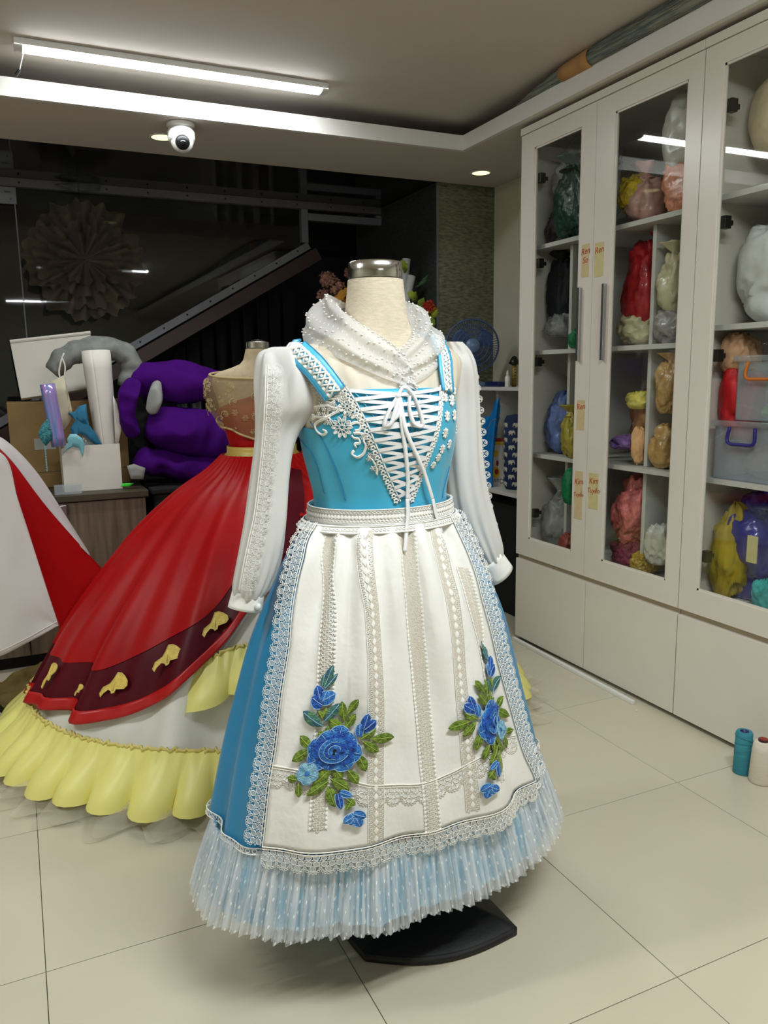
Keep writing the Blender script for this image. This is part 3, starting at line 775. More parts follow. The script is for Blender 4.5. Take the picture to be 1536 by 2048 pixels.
# floral lace on the bodice
fl_ = MB(); FS = on(BODY, [(600, 850), (790, 850), (880, 850)], 60, 0.0095)
def flat_path(pxs, r=0.0016, n=24):
    S = on(BODY, pxs, n, 0.0105); fl_.tube(S.p, r, 5)
def cr1(x, y): return (560+x*.15625, 660+y*.15625)
def flower_px(c, r, n=10):
    ph, z = BODY.pick(*c, 0.0095); o = BODY.P(ph, z, 0.010); nn = BODY.N(ph, z)
    t = unit(np.cross((0, 0, 1), nn)); b = np.cross(nn, t)
    S = Strip([o-t*.05, o, o+t*.05], [nn]*3)
    for i in range(n):
        a = 2*math.pi*i/n; ring(fl_, S, .05+r*.62*math.cos(a), r*.62*math.sin(a), r*.40, r*.20, 0.0017, n=9, rot=a, h=0.0024)
        disc(fl_, S, .05+r*.72*math.cos(a), r*.72*math.sin(a), r*.22, r*.10, 0.0008, 7, rot=a)
    ring(fl_, S, .05, 0, r*.26, r*.26, 0.0022, n=10, h=0.003)
for c, r in (((860, 975), .0170), ((795, 1245), .0215), ((770, 850), .012)): flower_px(cr1(*c), r)
for path in ([(640, 1080), (560, 1130), (480, 1160), (440, 1210), (470, 1290), (540, 1330), (585, 1290), (540, 1270)],
             [(400, 1130), (450, 1100), (520, 1110), (600, 1110), (640, 1140)], [(430, 980), (500, 960), (600, 960), (700, 1000), (760, 960)],
             [(520, 790), (540, 850), (600, 870), (700, 880), (780, 860)], [(930, 1310), (1000, 1310), (1080, 1330), (1060, 1400), (1090, 1460), (1060, 1560), (980, 1610), (910, 1570), (935, 1525)],
             [(960, 1480), (950, 1440), (1010, 1430), (1000, 1380), (940, 1370), (910, 1340)], [(1120, 1600), (1180, 1650), (1230, 1750), (1230, 1830)],
             [(880, 1210), (960, 1180), (1020, 1210), (1010, 1270), (950, 1280)], [(900, 1130), (980, 1080), (1060, 1100)], [(640, 1080), (720, 1040), (760, 1000)], [(590, 900), (640, 930), (690, 900)]):
    for k, dd in enumerate((0, 14)): flat_path([cr1(x+dd*.7, y+dd) for x, y in path], 0.0019 if k == 0 else 0.0013)
for x, y in ((480, 1000), (520, 960), (560, 1010), (620, 950), (640, 1010), (690, 960), (430, 1110), (500, 1080), (560, 1090), (1130, 1400), (1140, 1450), (1120, 1500), (1060, 1370), (1100, 1350),
             (1150, 1600), (1190, 1620), (1140, 1650), (1240, 1720), (1190, 1770), (1240, 1800), (620, 1180), (660, 1190), (960, 1100), (1010, 1130), (1050, 1170), (700, 870), (740, 820), (820, 830), (690, 1020), (740, 1030), (830, 1090), (900, 1080)):
    flower_px(cr1(x, y), 0.0062, 6)
for x, y, r in ((903, 800, .013), (890, 795, .010), (908, 830, .012), (894, 832, .011), (905, 858, .012), (890, 866, .011), (898, 888, .010), (884, 898, .010), (876, 915, .009), (866, 930, .008), (888, 780, .008), (908, 782, .008)):
    flower_px((x, y), r, 8)
tag(fl_.obj('floral_lace', W['lace'], dr, True), kind='stuff')
# straps
def strap(pz, w, nm='strap'):
    S = onp(BODY, pz, 60, 0.0135)
    o = band(MB(), S, -w/2, w/2, 0.0, 60, across=4).obj(nm, W['satin_blue_top_lit'], dr, True, solid=0.003)
    ed = MB()
    for c in (-.5, .5): cord(ed, S, c*w, 0.0012, 60)
    ed.obj('strap_piping', W['satin_blue_shaded'], o, True)
    th = MB(); wl = w*.5; p = 0.0145; n = round(S.L/p)
    for c in (-1, 1): band(th, S, c*wl/2-.0022, c*wl/2+.0022, 0.0022, 60, across=1)
    for i in range(n):
        s = (i+.5)*S.L/n
        for a, b in ((-1, 1), (1, -1)):
            th.tube([S.P(s-p/2, a*wl/2, .003), S.P(s+p/2, b*wl/2, .003)], 0.0021, 5)
        for c in (-1, 1): disc(th, S, s, c*wl*.5, .0035, .0034, .0026, 6, dome=.001)
        disc(th, S, s+p/2, 0, .0036, .0036, .0030, 6, dome=.001)
    th.obj('strap_lace', W['lace'], o, True)
def over_shoulder(pz):
    """front pixels, then straight back over the top of the shoulder"""
    ph, z = pz[-1]; x0 = BODY.P(ph, z)[0]; sg = 1 if x0 > 0 else -1; x0 = abs(x0); zm = z
    while zm < 1.318 and hermite(BODY.tab, zm+.002)[0] > x0+.004: zm += .002
    zs = [z+(zm-z)*t for t in (.35, .65, .88)]
    fr_ = [(sg*math.asin(min(.995, x0/hermite(BODY.tab, q)[0])), q) for q in zs]
    bk = [(sg*(math.pi-math.asin(min(.995, x0/hermite(BODY.tab, q)[0]))), q) for q in (zs[::-1]+[1.27, 1.23, 1.19])]
    return list(pz)+fr_+[(sg*1.57, zm)]+bk
strap(over_shoulder([BODY.pick(x, y, 0.0135) for x, y in ((668, 788), (640, 753), (611, 724), (586, 706))]), 0.047)
strap(over_shoulder([BODY.pick(x, y, 0.0135) for x, y in ((897, 785), (894, 750), (892, 718))]), 0.040)
# skirt
MB().grid(lambda u, v: SKIRT.P(2*math.pi*u, lerp(0.985, 0.325, v)), 220, 46, closed=True).obj('skirt', W['satin_blue_shaded'], dr, True)
def frill_pt(u, v, n, amp, a0, a1, z0, z1, seed):
    ph = 2*math.pi*u; k = smooth(v*1.3)
    A = lerp(a0[0], a1[0], v); b = lerp(a0[1] if math.cos(ph) > 0 else a0[2], a1[1] if math.cos(ph) > 0 else a1[2], v)
    wob = u + 0.004*nz(u*40, seed) + 0.0015*nz(u*90, seed+2, v)
    w = math.sin(2*math.pi*n*wob)*(0.7+0.5*nz(u*60, seed+3)) + 0.35*math.sin(2*math.pi*n*2.3*wob+seed)
    big = 0.9*nz(u*26, seed+4)
    r = amp*(0.35+0.65*k)*w + amp*1.5*k*big
    sh = 0.012*k*nz(u*n*.4, seed+9)
    z = lerp(z0, z1, v) - 0.010*k*big
    return np.array([0.014+(A+r)*math.sin(ph+sh), -(b+r)*math.cos(ph+sh), z])
W['lining'] = M('pale_blue_lining', srgb(120, 190, 222), 0.5, var=0.04)
MB().grid(lambda u, v: frill_pt(u, v, 46, 0.007, (.400, .236, .267), (.428, .256, .286), .336, .190, 3), 300, 8, closed=True).obj('frill_lining', W['lining'], dr, True)
TU = tulle_mat('dotted_tulle', srgb(238, 243, 246), srgb(252, 252, 252), 0.34, 0.80, 170, 6.6, 0.07, 0.14, 0.26)
for k, (a1, z1, amp) in enumerate((((.444, .270, .300), .178, .0075), ((.458, .281, .313), .184, .0085))):
    o_ = MB().grid(lambda u, v: frill_pt(u, v, 104-k*12, amp, (.404, .240, .270), a1, .338, z1, 11+k*7), 1300, 8)
    o_.obj('hem_frill', TU, dr, True)
hl = MB(); HS = Strip([SKIRT.P(lerp(-math.pi, math.pi, i/200), .336, .006) for i in range(201)], [SKIRT.N(lerp(-math.pi, math.pi, i/200), .336) for i in range(201)])
for i in range(150):
    ring(hl, HS, (i+.5)*HS.L/150, 0, .0058, .0052, .0022, n=8)
cord(hl, HS, .006, .0014, 200); cord(hl, HS, -.006, .0014, 200)
hl.obj('frill_heading_lace', W['lace'], dr, True)
# ================================================================== white blouse under the dress
bl = thing('blouse', 'white blouse with long lace-trimmed sleeves under the blue dress', 'blouse', D_LOC, D_ROT)
def nk(phi):      # neckline height of the blouse
    return hermite([(-math.pi, 1.335), (-1.6, 1.325), (-1.0, 1.305), (-0.45, 1.262), (0.0, 1.235), (0.45, 1.262), (1.0, 1.305), (1.6, 1.325), (math.pi, 1.335)], phi)[0]
MB().grid(lambda u, v: (lambda ph: BODY.P(ph, lerp(1.0, nk(ph), v), 0.0045+0.0012*math.sin(ph*30)))(lerp(-math.pi, math.pi, u)), 120, 30).obj('bodice', W['sheer'], bl, True)
def sleeve(path, seed, flare):
    """path rows: px, py, depth Y, radius; a gathered sleeve hanging from the shoulder"""
    C = spline([list(w2d(at(x, y, 1, Y)))+[r] for x, y, Y, r in path], 40)
    cs = [np.array(c[:3]) for c in C]; rs = [c[3] for c in C]
    def f(u, v):
        k = v*39; i = min(int(k), 38); t = k-i; c = cs[i]*(1-t)+cs[i+1]*t; r = rs[i]*(1-t)+rs[i+1]*t
        a = 2*math.pi*u
        ca, sa = math.cos(a), math.sin(a)
        fold = 0.06*math.sin(7*a+seed+2*v) + 0.16*nz(ca*1.6+seed, sa*1.6, v*3.0) + flare*smooth((v-.55)/.45)*(0.08*math.sin(13*a+seed)) + 0.06*smooth((.2-v)/.2)*math.sin(11*a)
        rr = r*(1+fold)
        return c+np.array([rr*ca, rr*sa*0.86, 0])
    o = MB().grid(f, 64, 60, closed=True).obj('sleeve', W['chiffon'], bl, True)
    return o, cs, rs
SLV_L = [(566, 694, 1.53, .022), (566, 708, 1.53, .048), (579, 752, 1.525, .066), (580, 806, 1.52, .067), (560, 850, 1.53, .050), (549, 890, 1.53, .042), (541, 950, 1.53, .041), (532, 1040, 1.53, .043), (519, 1120, 1.53, .044), (504, 1172, 1.53, .039), (498, 1192, 1.53, .031)]
SLV_R = [(900, 684, 1.56, .026), (910, 705, 1.57, .036), (916, 735, 1.57, .042), (922, 800, 1.58, .043), (926, 880, 1.58, .044), (932, 960, 1.58, .045), (948, 1040, 1.58, .046), (968, 1092, 1.58, .040), (980, 1120, 1.58, .031)]
sl, csl, rsl = sleeve(SLV_L, 1.0, 1.0); sr, csr, rsr = sleeve(SLV_R, 4.0, 1.0)
def cuff(px0, px1, Y, r, parent, pearl):
    a, b = w2d(at(*px0, 1, Y)), w2d(at(*px1, 1, Y)); d = unit(b-a); sd = unit(np.cross(d, (0, 1, 0))); u = np.cross(sd, d)
    o = MB().grid(lambda s, v: a+(b-a)*v+r*(1+0.06*v)*(math.cos(2*math.pi*s)*sd+0.75*math.sin(2*math.pi*s)*u), 40, 6, closed=True).obj('cuff', W['cotton'], parent, True, solid=0.003)
    rim = MB()
    for v in (0.02, 0.2, 0.98): rim.tube([a+(b-a)*v+r*(1.02+0.06*v)*(math.cos(2*math.pi*s/40)*sd+0.75*math.sin(2*math.pi*s/40)*u) for s in range(41)], 0.0011, 4, cap=False)
    rim.obj('cuff_stitching', W['lace'], o, True)
    if pearl is not None:
        c = w2d(at(*pearl, 1, Y-r*0.85)); MB().sphere(c, .007, .007, .007, 12, 8).obj('pearl_button', W['ribbon'], o, True)
cuff((497, 1186), (490, 1218), 1.53, .0325, sl, (516, 1213)); cuff((978, 1116), (1001, 1150), 1.58, .034, sr, None)
def lace_px(pxs, Y, push, width, parent, nm, sign, kind, right=False):
    """lace running along a sleeve; pushed from the sleeve's middle plane towards its near side"""
    pts, nr = [], []
    for x, y, ps in spline([list(p)+[q] for p, q in zip(pxs, push)], 50):
        p = at(x, y, 1, Y); v = unit(CAMO-p); pts.append(w2d(p+v*ps)); e = w2d(p+v*(ps+.1))-w2d(p+v*ps); nr.append(unit(e))
    S = Strip(pts, nr)
    if kind == 'edge': return tree_obj(scallop_lace(S, width, .025, sign), parent, nm, 'lace_net')
    o_, b_ = insertion_lace(S, width); sc_, nt_ = scallop_lace(Strip([S.P(S.L*i/49, sign*width*.35, .0005) for i in range(50)], nr), width*.8, .022, sign)
    k = len(o_.v); o_.v += sc_.v; o_.f += [[k+i for i in f] for f in sc_.f]
    o = o_.obj(nm, W['lace'], parent, True); nt_.obj('lace_net', W['lace_net'], o, True); return o
lpx = [(541, 728), (539, 800), (534, 880), (527, 950), (517, 1030), (504, 1090), (492, 1150), (487, 1180)]
lace_px([(x-9, y) for x, y in lpx], 1.53, [.052, .064, .050, .040, .040, .041, .040, .034], .034, sl, 'sleeve_lace', 1, 'edge')
lace_px([(939, 745), (948, 800), (955, 860), (962, 930), (967, 990), (972, 1030), (983, 1062)], 1.58, [.005, .01, .01, .01, .01, .01, .01], .020, sr, 'sleeve_lace', 1, 'edge')
for S_, w_, pr in ((onp(BODY, [(-1.15, 1.285), (-1.02, 1.25), (-.98, 1.215), (-1.0, 1.18), (-1.08, 1.16)], 30, .007), .014, bl),):
    tree_obj(scallop_lace(S_, w_*1.4, .016, -1), pr, 'armhole_lace', 'lace_net', 'lace_cream')
S_ = on(BODY, [(598, 690), (625, 718), (660, 750), (688, 774)], 30, .008)
o_ = MB(); cord(o_, S_, 0.0, .0016, 30)
for i in range(26): ring(o_, S_, (i+.5)*S_.L/26, .005, .0032, .0030, .0012, n=6)
o_.obj('neck_lace', W['lace_cream'], bl, True)

# ================================================================== sheer dotted neck scarf
SC = tulle_mat('dotted_voile', srgb(240, 238, 235), srgb(252, 252, 250), 0.52, 0.95, 40, 8, 0.05, 0.09)
sf = thing('neck_scarf', 'sheer white dotted scarf wrapped around the neck of the form', 'scarf', D_LOC, D_ROT)
def cyl(ph, r, z): return [r*math.sin(ph), -r*math.cos(ph), z]
stL = [(math.pi*-1, (.070, 1.388), (.098, 1.405), (.138, 1.375), (.140, 1.325)), (-2.3, (.071, 1.392), (.102, 1.412), (.145, 1.375), (.150, 1.318)), (-1.6, (.073, 1.378), (.104, 1.398), (.144, 1.355), (.150, 1.306)),
       (-1.0, (.075, 1.352), (.106, 1.362), (.138, 1.318), (.142, 1.284)), (-.45, (.084, 1.322), (.112, 1.322), (.130, 1.282), (.132, 1.250)), (0.02, (.090, 1.298), (.112, 1.284), (.124, 1.254), (.131, 1.228)), (.16, (.106, 1.262), (.120, 1.250), (.130, 1.236), (.134, 1.218))]
def mirror(st, dr_): return [(-p, *[(r-dr_, z) for r, z in q]) for p, *q in st]
def scarf_band(st, seed):
    cols = [spline([cyl(s[0], *s[1+k]) for s in st], 61) for k in range(4)]
    def f(u, v):
        k = u*60; i = min(int(k), 59); t = k-i
        pts = [c[i]*(1-t)+c[i+1]*t for c in cols]
        p = spline(pts, 25)[0] if v <= 0 else None
        q = v*3; j = min(int(q), 2); w = q-j
        Q = [2*pts[0]-pts[1]]+pts+[2*pts[3]-pts[2]]; a, b, c, d = Q[j:j+4]
        p = 0.5*((2*b)+(-a+c)*w+(2*a-5*b+4*c-d)*w*w+(-a+3*b-3*c+d)*w**3)
        n_ = unit(np.array([p[0], p[1], 0.04])); env = math.sin(math.pi*min(1, v*1.02))
        return p+n_*env*(0.006*math.sin(v*19+3*math.sin(u*4+seed)+seed)+0.012*nz(u*5+seed, v*3))+np.array([0, 0, env*.012*nz(u*6, v*2, seed)])
    return MB().grid(f, 120, 36), f
for st, sd in ((stL, 1.7), (mirror(stL, .004), 5.1)):
    mb, f = scarf_band(st, sd)
    o = mb.obj('drape', SC, sf, True)
    dots = MB(); rnd = random.Random(int(sd*10))
    for i in range(34):
        for j in range(5):
            u, v = (i+.5+.5*(j % 2)+rnd.uniform(-.3, .3))/35, (j+.6+rnd.uniform(-.25, .25))/5.6
            p = np.array(f(min(u, .99), v)); e = 1e-2
            n_ = unit(np.cross(np.array(f(min(u+e, 1), v))-p, np.array(f(u, min(v+e, 1)))-p))
            if n_ @ np.array([p[0], p[1], .05]) < 0: n_ = -n_
            dots.sphere(p+n_*.0012, .0026, .0026, .0018, 6, 4)
    tag(dots.obj('woven_dots', W['lace'], o, True), kind='stuff')

# ================================================================== apron
ap = thing('apron', 'white cotton apron with lace bands and two blue rose motifs', 'apron', D_LOC, D_ROT)
Lp = [(646, 1046), (624, 1120), (605, 1200), (588, 1300), (570, 1400), (555, 1500), (541, 1600), (531, 1676)]
Rp = [(893, 1040), (930, 1120), (958, 1200), (982, 1280), (1002, 1360), (1022, 1440), (1040, 1505), (1058, 1560)]
pl = sorted([(z, ph) for ph, z in (SKIRT0.pick(x, y, .009) for x, y in Lp)]); pr = sorted([(z, ph) for ph, z in (SKIRT0.pick(x, y, .009) for x, y in Rp)])
pl = [(0.3, pl[0][1])]+[q for q in pl if q[0] > 0.3]; pr = [(0.3, pr[0][1])]+[q for q in pr if q[0] > 0.3]
phL = lambda z: hermite(pl, z)[0]; phR = lambda z: min(hermite(pr, z)[0], 1.30)
zb = 0.5*(SKIRT0.pick(720, 1694, .012)[1]+SKIRT0.pick(600, 1692, .012)[1])
def ap_rip(phi, z):
    t = (phi-phL(z))/max(.1, phR(z)-phL(z)); top = smooth((0.99-z)/.08)
    g = 0.010*math.sin(t*38+1.0+nz(t*5,z*2))*smooth((.98-z)/.03)*smooth((z-.5)/.4) + 0.008*math.sin(t*17+z*1.5+2*nz(t*3, z)) + 0.011*nz(t*6, z*6)*smooth((.9-z)/.4)
    return 0.017 + g*top
APR = Surf(SK_TAB, lambda ph, z: 0.9*skirt_rip(ph, z)+ap_rip(ph, z))
MB().grid(lambda u, v: (lambda z: APR.P(lerp(phL(z), phR(z), u), z))(lerp(.957, zb, v)), 110, 80).obj('panel', W['cotton'], ap, True, solid=0.0012)
def ap_pt(x, y): 
    return APR.pick(x, y, 0.0)
# vertical insertions
for pxs, w, kd in (([(672, 1056), (657, 1200), (652, 1350), (645, 1500), (636, 1660)], .034, 'ring'), ([(733, 1062), (742, 1200), (752, 1350), (752, 1500), (752, 1680)], .034, 'diamond'),
                   ([(811, 1062), (822, 1200), (838, 1350), (852, 1500), (866, 1665)], .034, 'ring'), ([(873, 1062), (893, 1160), (915, 1300), (930, 1450), (945, 1620)], .030, 'diamond'),
                   ([(922, 1135), (938, 1190), (954, 1260), (970, 1350), (986, 1450), (1002, 1560)], .028, 'ring')):
    S = SurfStrip(APR, [APR.pick(x, y) for x, y in pxs], 60)
    pair = insertion_lace(S, w, kd); o = pair[0].obj('insertion_lace', W['lace'], ap, True); pair[1].obj('shaded_lace_ground', W['lace_base_shaded'], o, True)
# horizontal lace above the hem
S = SurfStrip(APR, [APR.pick(x, y) for x, y in ((545, 1530), (600, 1540), (690, 1556), (760, 1570), (830, 1568), (900, 1545), (975, 1505), (1030, 1470))], 80)
tree_obj(scallop_lace(S, .040, .030, -1), ap, 'hem_lace', 'lace_net', 'lace_cream')
# scalloped edging down both sides and along the hem
zz = np.linspace(.960, zb, 60)
SE = Strip([APR.P(phL(z), z)+APR.N(phL(z), z)*.003 for z in zz], [SKIRT0.N(phL(z), z) for z in zz])
tree_obj(scallop_lace(SE, .042, .028, -1), ap, 'side_lace', 'lace_net')
SE = Strip([APR.P(phR(z), z)+APR.N(phR(z), z)*.003 for z in zz], [unit(SKIRT0.N(phR(z), z)+np.array([-.1, -.75, 0])) for z in zz])
tree_obj(scallop_lace(SE, .042, .028, 1), ap, 'side_lace', 'lace_net')
pp = np.linspace(phL(zb), phR(zb), 90)
SE = Strip([APR.P(p, zb)+APR.N(p, zb)*.004 for p in pp], [unit(SKIRT0.N(p, zb)) for p in pp])
tree_obj(scallop_lace(SE, .042, .029, -1), ap, 'hem_edging', 'lace_net', 'lace_cream')
# waistband: two lace bands
def wb(z0, z1, off, nm):
    o = MB().grid(lambda u, v: SKIRT0.P(2*math.pi*u, lerp(z0, z1, v), off), 90, 4, closed=True).obj(nm, W['cotton'], ap, True, solid=0.002)
    ph = [lerp(-1.9, 1.3, i/120) for i in range(121)]; zm = (z0+z1)/2
    S = Strip([SKIRT0.P(p, zm, off+.002) for p in ph], [SKIRT0.N(p, zm) for p in ph]); th = MB(); h = abs(z1-z0)
    n = 64
    for i in range(n):
        s = (i+.5)*S.L/n
        for c in ((-.3, 0, .3) if h > .02 else (0,)):
            if c == 0 and h > .02: disc(th, S, s, 0, .0050, .0050, .001, 4, dome=.0022)
            else: ring(th, S, s, c*h, .0040, .0034, .0014, n=6)
    for c in (-.48, .48): cord(th, S, c*h, .0013, 120)
    th.obj('waistband_lace', W['lace'], o, True)
wb(.9590, .9900, .0145, 'waistband'); wb(.9440, .9592, .0195, 'waistband')
# embroidered rose motifs
def motif(phi0, z0, mir, nm):
    g = bpy.data.objects.new(nm, None); COL.objects.link(g); g.parent = ap
    r = np.linalg.norm(SKIRT0.P(phi0+.02, z0)-SKIRT0.P(phi0-.02, z0))/.04
    sx, sy = .15625*.00106, .15625*.00112
    def T(x, y, h=0.0):
        u, v = mir*(x-690)*sx, -(y-1010)*sy
        ph, z = phi0+u/r, z0+v
        return APR.P(ph, z, 0.0)+SKIRT0.N(ph, z)*(.0085+h)
    def leaf(tip, base, w, mat, h0, rib=None, nm2='leaf', blunt=False):
        tip, base = np.array(tip, float), np.array(base, float); d = tip-base; L_ = np.linalg.norm(d); d /= L_; s = np.array([-d[1], d[0]]); n = 8; mb = MB()
        rows = []
        for i in range(n+1):
            t = i/n; ww = w*.62*(math.sin(math.pi*t**(1.15 if not blunt else .75))**.75 if 0 < t < 1 else 0)
            if blunt: ww = w*.62*math.sqrt(max(0, math.sin(math.pi*min(1, .12+t*.88))))
            c = base+d*L_*t
            rows.append([mb.pt(T(*(c+s*ww), h0)), mb.pt(T(*(c+s*ww*.5), h0+.0016)), mb.pt(T(*c, h0+.0011)), mb.pt(T(*(c-s*ww*.5), h0+.0016)), mb.pt(T(*(c-s*ww), h0))])
        for a, b in zip(rows, rows[1:]):
            for k in range(4): mb.f.append([a[k], a[k+1], b[k+1], b[k]])
        o = mb.obj(nm2, mat, g, True)
        if rib is not None:
            mb = MB().tube([T(*(base+d*L_*t), h0+.0016) for t in np.linspace(0, .92, 6)], .0007, 4)
            if blunt:
                mb.tube([T(*(base+d*L_*t+s*w*.62*math.sqrt(max(0, math.sin(math.pi*min(1, .12+t*.88))))), h0+.0006) for t in np.linspace(0, 1, 9)], .0008, 4)
                mb.tube([T(*(base+d*L_*t-s*w*.62*math.sqrt(max(0, math.sin(math.pi*min(1, .12+t*.88))))), h0+.0006) for t in np.linspace(0, 1, 9)], .0008, 4)
            mb.obj(nm2+'_edge', rib, g, True)
    LF, RB = W['leaf'], W['leaf_rib']
    for tip, base, w in (((915, 455), (795, 640), 75), ((720, 490), (770, 720), 80), ((895, 620), (775, 800), 85), ((600, 680), (770, 800), 85), ((285, 850), (450, 980), 95), ((230, 1130), (430, 985), 95),
                         ((1120, 790), (960, 900), 85), ((1325, 940), (1060, 900), 95), ((1160, 1060), (985, 920), 85), ((1035, 1250), (945, 1050), 90), ((965, 1380), (845, 1230), 90), ((510, 1370), (690, 1190), 95),
                         ((445, 1480), (670, 1330), 90), ((800, 1330), (690, 1190), 95), ((880, 1450), (675, 1320), 95), ((745, 1620), (655, 1390), 95), ((205, 1310), (330, 1320), 75), ((365, 1505), (345, 1350), 70),
                         ((940, 1610), (850, 1540), 60), ((850, 1660), (900, 1560), 55), ((500, 800), (600, 880), 70), ((560, 540), (520, 660), 45), ((600, 740), (590, 850), 50), ((470, 570), (530, 660), 40)):
        leaf(tip, base, w, LF, 0.0, RB)
    TL = W['teal_leaf']
    for tip, base, w in (((275, 590), (545, 740), 110), ((705, 510), (540, 700), 95), ((575, 85), (495, 345), 80), ((640, 185), (500, 350), 60), ((490, 175), (470, 320), 55)): leaf(tip, base, w, TL, .0004, W['petal_edge'])
    P1, P2, P3, PE = W['petal'], W['petal_mid'], W['petal_light'], W['petal_edge']
    for tip, base, w in (((410, 305), (480, 460), 105), ((640, 400), (490, 470), 120), ((365, 430), (510, 510), 125), ((540, 360), (500, 480), 95), ((1030, 615), (985, 800), 85), ((1115, 700), (985, 800), 105), ((945, 725), (945, 870), 70),
                         ((800, 1645), (760, 1480), 65), ((905, 1515), (780, 1470), 60), ((830, 1790), (930, 1720), 80), ((1040, 1740), (920, 1700), 85), ((990, 1840), (940, 1740), 85), ((900, 1690), (930, 1790), 90), ((890, 1810), (930, 1740), 75)):
        leaf(tip, base, w, P1 if (tip[0]+tip[1]) % 2 else P2, .0008, PE, 'petal', True)
    for a in range(5):
        t = a*1.2566+.3; leaf((430+125*math.cos(t), 1245+125*math.sin(t)), (430+20*math.cos(t), 1245+20*math.sin(t)), 105, P3, .0016, PE, 'petal', True)
    leaf((455, 1245), (405, 1245), 50, P2, .003, None, 'flower_centre', True)
    for k, (n, R0, R1, ell, mt, h) in enumerate(((8, 120, 300, .80, P2, .0012), (7, 90, 235, .76, P1, .0028), (6, 60, 180, .78, P1, .0044))):
        for a in range(n):
            t = 2*math.pi*a/n+k*.47+.2; c, s = math.cos(t), math.sin(t); R = R1*(1+.10*math.sin(a*2.4+k))
            leaf((690+R*c, 1010+R*ell*s), (690+R0*c, 1010+R0*ell*s), 2*math.pi*R1*.80/n, mt, h, PE if k == 0 else None, 'petal', True)
    for j, (R, w, h, mt) in enumerate(((128, 62, .0058, P2), (84, 50, .0070, P1), (44, 44, .0080, P2))):     # coiled heart
        mb = MB()
        sp_ = [(690+(R+w*.5*q)*math.cos(t), 1010+.86*(R+w*.5*q)*math.sin(t), h+.0012*(1-q*q)) for t in np.linspace(j, j+5.6, 26) for q in (-1, 0, 1)]
        for q in sp_: mb.pt(T(*q))
        for i in range(25):
            for q in (0, 1): mb.f.append([i*3+q, i*3+q+1, i*3+q+4, i*3+q+3])
        mb.obj('petal_coil', mt, g, True)
        MB().tube([T(690+(R+w*.5)*math.cos(t), 1010+.86*(R+w*.5)*math.sin(t), h+.0006) for t in np.linspace(j+.4, j+4.2, 18)], .0007, 4).obj('petal_edge', PE if j != 1 else W['petal_light'], g, True)
pa = APR.pick(668, 1498, .003); pb = APR.pick(981, 1440, .003)
motif(pa[0], pa[1], 1, 'rose_motif'); motif(pb[0], pb[1], -1, 'rose_motif')
# ================================================================== red gown on the second form
G_LOC = np.array([0.815, 2.82, 0.0])
def g2w(p): return np.array([G_LOC[0]+p[0], G_LOC[1]+p[1], p[2]])
G_TAB = [(0.0, .96, .80, .74, .02), (.15, .87, .745, .69, .02), (.30, .77, .685, .64, .01), (.45, .665, .62, .58, 0), (.60, .545, .53, .50, 0), (.75, .41, .405, .40, 0), (.85, .295, .295, .30, 0), (.93, .175, .175, .18, 0), (.985, .116, .105, .10, 0)]
def g_rip(phi, z):
    k = smooth((.98-z)/.3); w = 0.016*math.sin(17*phi+.5*math.sin(3*phi))+0.012*math.sin(29*phi+1)+0.014*nz(phi*3, z*1.2, 2.0)
    return k*w*(0.5+.8*(1-z)) + 0.004*math.sin(40*phi)*smooth((z-.8)/.15)
GW = Surf(G_TAB, g_rip, g2w); GW0 = Surf(G_TAB, None, g2w)
W['red'] = M('red_satin', srgb(164, 8, 10), 0.46, var=0.08, vscale=6, spec=0.22)
W['maroon'] = M('maroon_satin', srgb(82, 2, 20), 0.45, var=0.1, vscale=6, spec=0.2)
W['red_trim'] = M('bright_red_binding', srgb(186, 12, 14), 0.4, var=0.05)
W['yellow'] = M('yellow_taffeta', srgb(255, 246, 146), 0.42, var=0.03, vscale=8, transl=0.1)
W['white_satin'] = M('ivory_satin', srgb(242, 240, 232), 0.32, var=0.03, vscale=5, sheen=0.2)
W['gold_app'] = M('gold_applique', srgb(232, 202, 96), 0.5, var=0.15, vscale=60, bump=0.3, bscale=150)
W['gold_edge'] = M('gold_cord', srgb(226, 208, 120), 0.5, var=0.05)
W['gold_belt'] = M('gold_satin', srgb(196, 168, 82), 0.38, var=0.06)
W['petti'] = M('cream_tulle', srgb(232, 222, 196), 0.7, var=0.05, alpha=0.28)
W['form2'] = M('old_form_linen', srgb(190, 172, 140), 0.9, var=0.1, vscale=40, bump=0.2, bscale=200)
W['gold_lace'] = M('gold_net', srgb(166, 140, 96), 0.7, var=0.1, alpha=0.42)
W['gold_thread'] = M('gold_thread', srgb(198, 176, 128), 0.6, var=0.1)
f2 = thing('dress_form', 'linen dress form with steel cap wearing the red gown', 'dress form', G_LOC)
B2 = Surf([(.80, .13, .11, .10, 0), (.985, .108, .09, .09, 0), (1.05, .122, .10, .095, 0), (1.13, .145, .122, .10, 0), (1.18, .156, .112, .098, 0), (1.23, .170, .09, .09, 0), (1.262, .165, .072, .078, 0), (1.285, .10, .058, .066, 0), (1.305, .058, .052, .056, 0), (1.34, .046, .046, .046, 0), (1.352, .043, .043, .043, 0)], None, g2w)
MB().grid(lambda u, v: B2.P(2*math.pi*u, lerp(.82, 1.352, v)), 40, 40, closed=True).obj('torso', W['form2'], f2, True)
MB().lathe([(.0405, 1.352), (.0415, 1.354), (.0415, 1.374), (.036, 1.377), (.034, 1.376), (.006, 1.386), (.001, 1.386)], 36).obj('neck_cap', W['steel'], f2, False)
MB().tube([(0, 0, .02), (0, 0, .82)], .016, 12).obj('pole', W['base_black'], f2, True)
MB().lathe([(.17, 0.001), (.17, .012), (.03, .03), (.017, .05)], 28).obj('foot', W['base_black'], f2, True)
gw = thing('red_gown', 'red satin gown with maroon border, yellow ruffles and white underskirt', 'gown', G_LOC)
